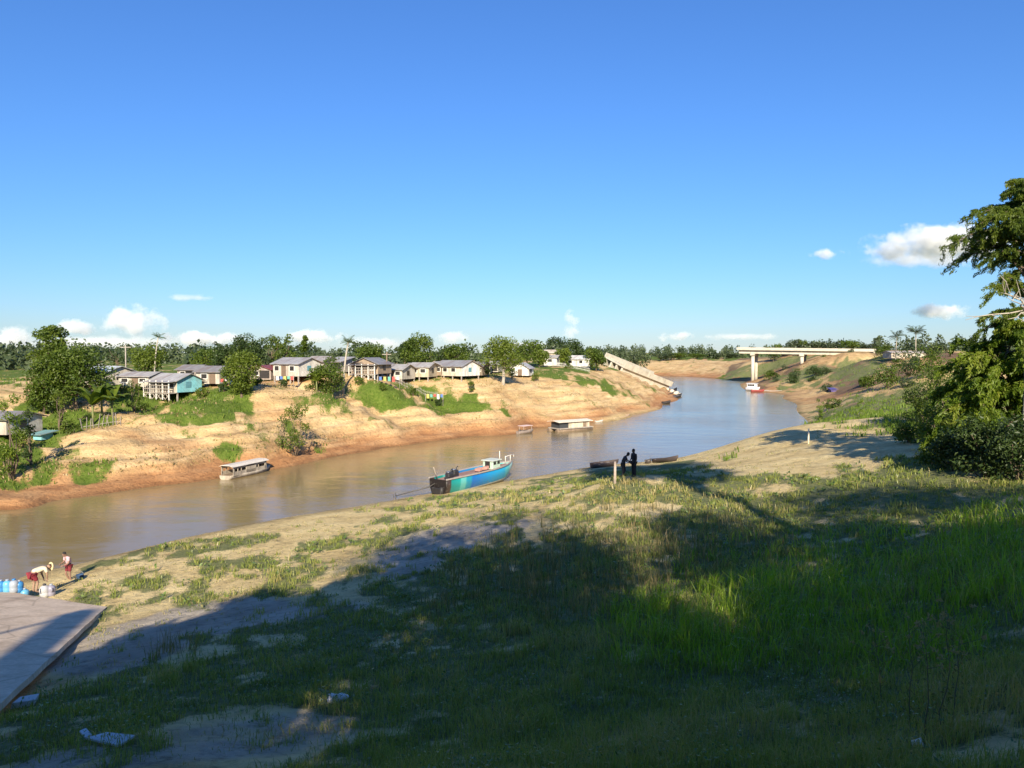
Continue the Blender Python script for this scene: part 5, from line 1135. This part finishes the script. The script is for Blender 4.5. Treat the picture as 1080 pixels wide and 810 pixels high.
canoe(681, 489, 687, 488.6, 'short dark dugout just right of the standing men', (.05, .04, .035), .6, .4, .05, on_ground=True)
canoe(703, 415, 714, 412, 'dark canoe with a raised end below the fallen bridge', (.04, .035, .035), 1.4, .8)
canoe(707, 418.5, 719, 417.5, 'long dark canoe on the blue water below the fallen bridge', (.05, .05, .055), 1.2, .6)
canoe(699, 426, 707, 425.5, 'small dark canoe at the red waterline below the fallen bridge', (.035, .03, .03), 1.1, .6)
canoe(792, 413.5, 806, 413, 'red canoe at the foot of the bridge pier', (.26, .045, .04), 1.3, .7)
canoe(806, 412.5, 824, 412, 'low pale canoe right of the red canoe below the bridge', (.5, .45, .4), 1.3, .6)
e, L = canoe(787, 412, 801, 411, 'white roofed riverboat moored behind the red canoe below the bridge', (.62, .62, .64), 2.0, 1.0, name='river_boat', cat='boat')
mb = MB(); mb.box((L * .45, 0, 1.6), (L * .62, 1.6, 1.2), bevel=.05); cb_ = mb.build('cabin', paint((.72, .72, .72), .6), e); mb = MB(); mb.box((L * .45, 0, 2.26), (L * .72, 1.9, .1)); mb.build('roof', paint((.66, .68, .7), .5), cb_)
for u in (.28, .45, .62): mb = MB(); mb.box((L * u, -.815, 1.75), (.6, .03, .5)); mb.build('window', M_dark, cb_)
o = make_house(878, 195, 5, 'small violet blue tarpaulin hut on the brown slope under the bridge', (.10, .08, .26), (.10, .09, .30), 1.6, 1.1, .3, 'shed', .1, 0, (), side_win=False, name='tarpaulin_hut')
# ------------------------------------------------------------------ stakes
pole(649, 46.6, 1.35, 'thick pale wooden post standing beside the two men', 'wooden_post', .10, paint((.36, .29, .24), .9), False, 'post')
pole(853.5, 66, 1.25, 'thin pale stake stuck in the sandy hump', 'wooden_stake', .075, paint((.72, .62, .42), .9), False, 'stake')
# ------------------------------------------------------------------ water containers at the ramp end
def jug(px, py, z, label, col, cap, rz, sc=1.0):
    P = at_z(px, py, z); e = empty('water_jug', tuple(P), rz, label, 'water jug', 'jugs at the end of the ramp', sc); e.location.z = ramp_z(P[0], P[1]) if in_ramp(P[0], P[1], .3) else max(gz(P[0], P[1]), 0)
    mb = MB(); mb.lathe([(.14, 0), (.165, .02), (.17, .16), (.155, .19), (.17, .22), (.17, .34), (.14, .41), (.07, .45), (.055, .46)], 16); mb.build('body', paint(col, .35, .12, 4, 0, .15), e)
    mb = MB(); mb.lathe([(.062, .455), (.065, .50), (.05, .51)], 12); mb.build('cap', paint(cap, .4), e)
    mb = MB(); mb.tube([(.13, 0, .36), (.22, 0, .38), (.23, 0, .25), (.165, 0, .2)], .022, 6); mb.build('handle', paint(col, .35, .12, 4, 0, .15), e); return e
BL = (.04, .20, .46); LB = (.12, .36, .56); WJ = (.30, .34, .40)
for i, (x_, y_, c_, k_, lb) in enumerate([(1, 629, BL, WJ, 'deep blue water jug farthest left at the ramp edge'), (8, 628.5, LB, WJ, 'light blue water jug next to the deep blue one at far left'), (15, 628, WJ, BL, 'white water jug standing between blue jugs at the ramp edge'), (20.5, 627, BL, WJ, 'deep blue water jug just right of the white jug'), (26, 626.5, LB, WJ, 'light blue water jug closest to the stooping person'), (47, 625.5, (.42, .42, .44), (.03, .03, .03), 'white jug with black cap right of the stooping person'), (54, 624.5, (.26, .25, .32), WJ, 'greyish jug farthest right at the ramp edge')]):
    jug(x_, y_, .72, lb, c_, k_, i * .9, 1.0 + .06 * (i % 3))
# ------------------------------------------------------------------ litter in the grass
def on_ground(o, px, py, dz=0.02, rz=0, tilt=(0, 0)):
    P = hit(px, py); o.location = (P[0], P[1], gz(P[0], P[1]) + dz); o.rotation_euler = (tilt[0], tilt[1], rz); return o
M_card = paint((.60, .61, .63), .8, .1, 4, 0, .35)
mb = MB(); mb.prism([(-.42, -.05, .0), (.30, -.17, .03), (.40, .08, .06), (-.18, .12, .02)], (0, 0, .035)); mb.bar((-.42, 0, .02), (-.62, .10, .05), .10, .03); o = on_ground(mb.build('cardboard_sheet', M_card), 117, 785, .06, -.22, (.10, 0)); tag(o, 'flat whitish cardboard sheet lying on the dark grass at the lower left', 'litter')
mb = MB(); mb.prism([(-.22, -.12, 0), (.20, -.04, 0), (.24, .16, .02), (-.12, .10, 0)], (.02, .02, .13)); o = on_ground(mb.build('foam_slab', paint((.66, .62, .58), .9, .1, 4, 0, .3)), 25, 746, .05, .35, (.2, .1)); tag(o, 'thick pale foam slab beside the shaded edge of the ramp', 'litter')
mb = MB(); mb.blob((0, 0, .08), .17, 3, (1.25, .7, .55), .6, 3); o = on_ground(mb.build('plastic_bag', paint((.72, .72, .74), .5, .08, 4, 0, .1)), 356, 741, .0, .3); tag(o, 'crumpled white plastic bag in the shaded grass', 'litter')
for i, (x_, y_, lb) in enumerate([(391, 657, 'small white plastic cup in the grass above the crumpled bag'), (962, 790, 'tiny white cup lying in the weeds at the lower right')]):
    mb = MB(); mb.lathe([(.035, 0), (.05, .11), (.053, .115), (.045, .108), (.03, .01)], 12); o = on_ground(mb.build('plastic_cup', paint((.74, .74, .74), .4, .05, 4, 0, .1)), x_, y_, .07, i, (1.2, .3)); tag(o, lb, 'litter', 'small cups in the grass')
# tall dry stems at the lower right
rg = np.random.default_rng(31)
for i, (px_, d_, h_) in enumerate([(985, 10.5, 1.35), (1003, 10.9, 1.5), (1012, 11.2, 1.1), (968, 11.4, 1.25), (940, 12.4, 1.0)]):
    e = empty('tall_weed'); mb = MB(); P_ = limb(mb, (0, 0, -.1), (rg.normal(0, .12), rg.normal(0, .1), h_), .009, .004, rg, 6, .02, 5)
    br = []
    for k in range(9):
        st = P_[3] + (P_[5] - P_[3]) * rg.uniform(); en = st + np.array([rg.normal(0, .16), rg.normal(0, .16), rg.uniform(.08, .25)]); mb.tube([st, en], [.004, .002], 4); br.append(en)
    mb.build('stem', paint((.16, .15, .08), .9), e)
    C = np.concatenate([b + rg.normal(0, .02, (9, 3)) for b in br] + [np.array(P_[1 + k % 4]) + rg.normal(0, .08, (6, 3)) for k in range(8)]); T = np.concatenate([np.full(81, .85), np.full(48, .3)])
    link('foliage', leaf_mesh('foliage', leaf_quads(C, .05, .45, np.array([0, 0, .4]), rg), T), M_weed, e)
    put(e, px_, d_, i, 1, 0, None, ['thin tall weed with a branching head, left of the tallest stem', 'tallest thin weed stem with a branching head at the lower right', 'shorter weed stem right of the tallest one', 'leaning weed stem in the pale dry grass at lower right', 'short weed stem farthest left of the thin weeds'][i], 'weed', 'tall weeds at the lower right')
# ------------------------------------------------------------------ people
def skin_mesh(name, verts, edges, radii, sub=2, root=0):
    me = bpy.data.meshes.new(name + '_rig'); me.from_pydata(verts, edges, []); o = bpy.data.objects.new(name + '_rig', me); COL.objects.link(o)
    sk = o.modifiers.new('skin', 'SKIN'); sk.use_smooth_shade = True
    if not me.skin_vertices: 
        bm = bmesh.new(); bm.from_mesh(me); bm.verts.layers.skin.verify(); bm.to_mesh(me); bm.free()
    for i, v in enumerate(me.skin_vertices[0].data): v.radius = (radii[i], radii[i]); v.use_root = (i == root)
    ss = o.modifiers.new('subsurf', 'SUBSURF'); ss.levels = sub; ss.render_levels = sub
    dg = bpy.context.evaluated_depsgraph_get(); dg.update(); r = bpy.data.meshes.new_from_object(o.evaluated_get(dg)); r.name = name
    bpy.data.objects.remove(o); bpy.data.meshes.remove(me); return r
def join_into(me, other):
    bm = bmesh.new(); bm.from_mesh(me); bm.from_mesh(other); bm.to_mesh(me); bm.free(); bpy.data.meshes.remove(other)
def person(J, label, skin, shirt, pants, hair, loc, rz, sc=1.0, short=False, robe=False, hat=None):
    """J: joints in metres, facing -y"""
    e = empty('person', loc, rz, label, 'person', None, sc)
    N = ['pelvis', 'waist', 'chest', 'neck', 'headb', 'shl', 'ell', 'wrl', 'shr', 'elr', 'wrr', 'hil', 'knl', 'anl', 'tol', 'hir', 'knr', 'anr', 'tor']
    Rd = dict(pelvis=.125, waist=.115, chest=.135, neck=.055, headb=.06, shl=.07, ell=.045, wrl=.030, shr=.07, elr=.045, wrr=.030, hil=.09, knl=.062, anl=.042, tol=.038, hir=.09, knr=.062, anr=.042, tor=.038)
    E = [('pelvis', 'waist'), ('waist', 'chest'), ('chest', 'neck'), ('neck', 'headb'), ('chest', 'shl'), ('shl', 'ell'), ('ell', 'wrl'), ('chest', 'shr'), ('shr', 'elr'), ('elr', 'wrr'), ('pelvis', 'hil'), ('hil', 'knl'), ('knl', 'anl'), ('anl', 'tol'), ('pelvis', 'hir'), ('hir', 'knr'), ('knr', 'anr'), ('anr', 'tor')]
    ix = {n: i for i, n in enumerate(N)}
    body = skin_mesh('body', [J[n] for n in N], [(ix[a], ix[b]) for a, b in E], [Rd[n] for n in N])
    hb_ = np.array(J['headb']); nk = np.array(J['neck']); up = hb_ - nk; up /= np.linalg.norm(up); hc = hb_ + up * .085
    fw = np.array(J.get('face', (0, -1, 0)), float); fw -= up * fw.dot(up); fw /= np.linalg.norm(fw); rt = np.cross(fw, up)
    mb = MB(); mb.blob((0, 0, 0), 1, 3, (.078, .098, .118))
    for s in (-1, 1): mb.blob((s * .078, .01, -.01), .026, 1, (.5, 1, 1.3))
    mb.blob((0, -.1, -.012), .02, 1, (.8, 1.1, 1.3)); mb.blob((0, -.086, -.058), .022, 1, (1.3, .6, .5)); mb.blob((0, -.075, -.10), .03, 1)
    hm = mb.mesh('head'); M = Matrix((rt, -fw, up)).transposed().to_4x4(); M.translation = Vector(hc); hm.transform(M); join_into(body, hm)
    for s, w_, l_ in ((-1, 'wrl', 'ell'), (1, 'wrr', 'elr')):
        a = np.array(J[w_]); d = a - np.array(J[l_]); d /= np.linalg.norm(d); sd = np.cross(d, [0, 1, .2]); sd /= np.linalg.norm(sd); pn = np.cross(sd, d)
        mb = MB(); mb.tube([a - d * .02, a + d * .045, a + d * .09], [.026, .036, .030], 8)
        for k, ln in enumerate((.066, .078, .072, .056)):
            b0 = a + d * .08 + sd * (k - 1.5) * .017; mb.tube([b0, b0 + d * ln * .5 + pn * .006, b0 + d * ln * .9 + pn * .022], [.0095, .009, .007], 6)
        mb.tube([a + d * .03 + sd * -.03, a + d * .06 + sd * -.052 + pn * .01, a + d * .09 + sd * -.055 + pn * .02], [.012, .0105, .008], 6)
        join_into(body, mb.mesh('hand'))
    M_s = paint(skin, .6, .08, 8, 0, .05); link('body', body, M_s, e)
    mb = MB()
    for s in (-1, 1): mb.blob((s * .03, -.088, .012), .012, 1)
    em = mb.mesh('eyes'); em.transform(M); link('eyes', em, M_dark, e)
    def cloth(nm, nodes, grow, col, extra=None):
        nn = list(nodes); im = {n: i for i, n in enumerate(nn)}; vs = [tuple(nodes[n]) for n in nn]; es = [(im[a], im[b]) for a, b in E2 if a in im and b in im]
        m = skin_mesh(nm, vs, es, [grow.get(n, Rd.get(n, .05) * 1.17) for n in nn]); link(nm, m, paint(col, .9, .2, 7, 0, .15), e)
    mid = lambda a, b, t: tuple(np.array(J[a]) * (1 - t) + np.array(J[b]) * t)
    E2 = E + [('shl', 'sll'), ('shr', 'slr'), ('knl', 'cfl'), ('knr', 'cfr'), ('hil', 'tml'), ('hir', 'tmr')]
    cloth('shirt', dict(pelvis=mid('pelvis', 'waist', .15), waist=J['waist'], chest=J['chest'], shl=J['shl'], sll=mid('shl', 'ell', .75), shr=J['shr'], slr=mid('shr', 'elr', .75)), dict(pelvis=.15, sll=.062, slr=.062, shl=.085, shr=.085, waist=.14, chest=.155), shirt)
    if short: cloth('shorts', dict(pelvis=J['pelvis'], hil=J['hil'], tml=mid('hil', 'knl', .8), hir=J['hir'], tmr=mid('hir', 'knr', .8)), dict(pelvis=.15, hil=.11, hir=.11, tml=.09, tmr=.09), pants)
    else: cloth('trousers', dict(pelvis=J['pelvis'], hil=J['hil'], knl=J['knl'], cfl=mid('knl', 'anl', .95), hir=J['hir'], knr=J['knr'], cfr=mid('knr', 'anr', .95)), dict(pelvis=.145, hil=.11, hir=.11, knl=.08, knr=.08, cfl=.065, cfr=.065), pants)
    mb = MB(); mb.blob((0, .018, .03), 1, 3, (.088, .10, .10)); hm = mb.mesh('hair'); hm.transform(M)
    link('hair', hm, paint(hair, .8, .3, 12), e)
    if hat:
        mb = MB(); mb.lathe([(.19, .06), (.185, .075), (.10, .09), (.092, .16), (.05, .175), (.01, .178)], 18); hm = mb.mesh('hat'); hm.transform(M); link('hat', hm, paint(hat, .9), e)
    return e
ST = dict(pelvis=(0, 0, .94), waist=(0, 0, 1.10), chest=(0, 0, 1.30), neck=(0, 0, 1.47), headb=(0, -.02, 1.54), shl=(-.19, 0, 1.40), ell=(-.24, .02, 1.12), wrl=(-.22, -.06, .88), shr=(.19, 0, 1.40), elr=(.24, .02, 1.12), wrr=(.22, -.06, .88), hil=(-.10, 0, .88), knl=(-.11, -.01, .48), anl=(-.11, .02, .08), tol=(-.12, -.14, .03), hir=(.10, 0, .88), knr=(.11, -.01, .48), anr=(.11, .02, .08), tor=(.12, -.14, .03))
def pose(**k): d = dict(ST); d.update(k); return d
DK = (.05, .032, .025)  # men's skin and clothes darkened to read as silhouettes in shade
P = hit(657, 504); g = (P[0], P[1], gz(P[0], P[1]) - .02)
person(pose(chest=(.0, -.10, 1.27), neck=(.0, -.20, 1.42), headb=(0, -.26, 1.48), waist=(0, -.03, 1.09), shl=(-.19, -.13, 1.36), ell=(-.24, -.22, 1.10), wrl=(-.16, -.45, 1.02), shr=(.19, -.13, 1.36), elr=(.25, -.26, 1.12), wrr=(.12, -.50, 1.0), face=(0, -1, -.4), hir=(.1, 0, .88), knr=(.12, -.12, .48), anr=(.12, .10, .08), tor=(.12, -.06, .03)), 'person in dark clothes leaning forward with arms out, nearer the pale post', DK, (.03, .035, .05), (.025, .025, .03), (.01, .01, .01), g, R(78))
P = hit(668.5, 503); g = (P[0], P[1], gz(P[0], P[1]) - .02)
person(pose(wrl=(-.10, -.22, 1.02), ell=(-.25, -.02, 1.12)), 'person in dark clothes standing upright, facing the leaning person by the post', DK, (.022, .022, .026), (.018, .018, .022), (.01, .01, .01), g, R(-65), 1.04)
# stooping person among the jugs
P = at_z(37, 626, .72); zz = ramp_z(P[0], P[1])
person(pose(pelvis=(0, .10, .84), hil=(-.10, .10, .78), hir=(.10, .10, .78), waist=(0, -.05, .93), chest=(0, -.28, .98), neck=(0, -.46, 1.0), headb=(0, -.53, .99), shl=(-.18, -.36, 1.0), ell=(-.22, -.40, .72), wrl=(-.14, -.44, .50), shr=(.18, -.36, 1.0), elr=(.22, -.40, .72), wrr=(.14, -.44, .50), knl=(-.12, -.06, .45), knr=(.12, -.04, .45), face=(0, -.5, -1)), 'person in cream top, dark red shorts and straw hat stooping over the jugs', (.30, .19, .13), (.70, .60, .42), (.20, .02, .03), (.05, .03, .02), (P[0], P[1], zz - .01), R(150), 1.0, True, hat=(.66, .52, .30))
P = at_z(73, 612, .33); g = max(gz(P[0], P[1]), 0)
person(pose(chest=(0, -.08, 1.27), neck=(0, -.14, 1.43), headb=(0, -.18, 1.50), shl=(-.19, -.1, 1.37), shr=(.19, -.1, 1.37), ell=(-.25, -.14, 1.10), wrl=(-.16, -.36, 1.04), elr=(.25, -.12, 1.1), wrr=(.16, -.36, 1.0), knl=(-.11, -.12, .48), anl=(-.11, .06, .08), face=(0, -1, -.3)), 'person in pale pink top and dark red shorts standing upright at the water edge', (.24, .14, .10), (.56, .38, .42), (.17, .02, .03), (.015, .012, .012), (P[0], P[1], g - .1), R(-35), .86, True)
mb = MB(); mb.lathe([(.13, 0), (.15, .02), (.17, .26), (.175, .27), (.16, .265), (.12, .03)], 16); bk = empty('bucket', (P[0] + .45, P[1] + .1, g - .05), 0, 'dark blue bucket beside the person in the pale pink top', 'bucket'); mb.build('body', paint((.04, .08, .16), .4), bk)
mb = MB(); mb.tube([(.17 * math.cos(a), 0, .27 + .15 * math.sin(a)) for a in np.linspace(0, math.pi, 9)], .008, 6); mb.build('handle', paint((.3, .3, .3), .4, .1, 4, .7), bk)
# ------------------------------------------------------------------ clouds: real vapour, a few kilometres away
def cloud_mat(dens, scale, flat):
    m = bpy.data.materials.new('cloud_vapour'); m.use_nodes = True; nt = m.node_tree; nt.nodes.clear()
    out = nt.nodes.new('ShaderNodeOutputMaterial'); v = nt.nodes.new('ShaderNodeVolumePrincipled'); v.inputs['Color'].default_value = (1, 1, 1, 1); v.inputs['Anisotropy'].default_value = -.1
    co = nt.nodes.new('ShaderNodeTexCoord'); oi = nt.nodes.new('ShaderNodeObjectInfo')
    def M(op, a, b=None, clamp=False):
        x = nt.nodes.new('ShaderNodeMath'); x.operation = op; x.use_clamp = clamp
        for i, q in enumerate((a, b)):
            if q is None: continue
            if isinstance(q, (int, float)): x.inputs[i].default_value = q
            else: nt.links.new(q, x.inputs[i])
        return x.outputs[0]
    ln = nt.nodes.new('ShaderNodeVectorMath'); ln.operation = 'LENGTH'; nt.links.new(co.outputs['Object'], ln.inputs[0])
    no = nt.nodes.new('ShaderNodeTexNoise'); no.noise_dimensions = '4D'; no.inputs['Scale'].default_value = scale; no.inputs['Detail'].default_value = 8; no.inputs['Roughness'].default_value = .66
    ge = nt.nodes.new('ShaderNodeNewGeometry'); vm = nt.nodes.new('ShaderNodeVectorMath'); vm.operation = 'SCALE'; vm.inputs['Scale'].default_value = .01; nt.links.new(ge.outputs['Position'], vm.inputs[0]); nt.links.new(vm.outputs[0], no.inputs['Vector']); nt.links.new(M('MULTIPLY', oi.outputs['Random'], 50.0), no.inputs['W'])
    # inside where noise beats the distance from the middle
    q = M('SUBTRACT', M('MULTIPLY', no.outputs['Fac'], 2.9), M('ADD', M('MULTIPLY', ln.outputs['Value'], 1.05), .72))
    d = M('MULTIPLY', M('MULTIPLY', q, 2.6, True), dens); nt.links.new(d, v.inputs['Density']); nt.links.new(v.outputs[0], out.inputs['Volume']); return m
M_cl = cloud_mat(.016, 1.25, 1); M_thin = cloud_mat(.006, 1.1, 1)
CL = [(1000, 256, 130, 32, 0), (940, 265, 66, 15, 0), (874, 268, 40, 10, 0), (985, 273, 120, 14, 1), (990, 328, 56, 15, 0), (140, 338, 62, 28, 0), (12, 358, 52, 24, 0), (78, 346, 44, 15, 0), (202, 314, 46, 8, 1), (603, 345, 19, 32, 0), (480, 355, 38, 15, 0), (715, 355, 36, 12, 0), (330, 355, 60, 15, 0), (398, 362, 80, 14, 1), (785, 355, 80, 8, 1), (105, 362, 150, 14, 1), (215, 358, 80, 16, 0), (560, 366, 100, 12, 1)]
LBL = ['largest white cumulus cloud, behind the tall feathery tree', 'small bright cloud tuft left of the largest cloud', 'tiny white cloud farthest left of the right-hand clouds', 'thin grey cloud sheet under the largest cloud', 'low white cloud puff under the largest cloud, beside the tree', 'bright domed cumulus cloud above the turquoise house', 'white cloud bank at the left frame edge above the skyline', 'pale cloud beside the tall sparse tree', 'thin grey cloud streak alone above the left houses', 'narrow upright white cloud above the white sheds', 'white cloud right of the largest domed tree', 'faint white cloud above the fallen bridge', 'white cloud behind the pointed cone-shaped tree', 'thin low cloud behind the round trees of the village', 'thin long cloud over the standing bridge', 'thin long cloud low over the left houses', 'white cloud low over the dark domed tree', 'thin low cloud behind the broad pale-trunked tree']
bmc = MB(); bmc.blob((0, 0, 0), 1, 3); cme = bmc.mesh('cloud'); cmt = cme.copy(); cme.materials.append(M_cl); cmt.materials.append(M_thin)
for i, (x_, y_, w_, h_, thin) in enumerate(CL):
    D = 4200 + 130 * (i % 5); c_ = at_d(x_, y_, D); o = bpy.data.objects.new('cloud', cmt if thin else cme); COL.objects.link(o); o.location = tuple(c_); s = D / F / 2 * 1.25
    o.scale = (w_ * s, w_ * s * .6, h_ * s); tag(o, LBL[i], 'cloud', 'clouds in the sky')
scene.cycles.volume_step_rate = 1.0; scene.cycles.volume_max_steps = 64; scene.cycles.volume_bounces = 3
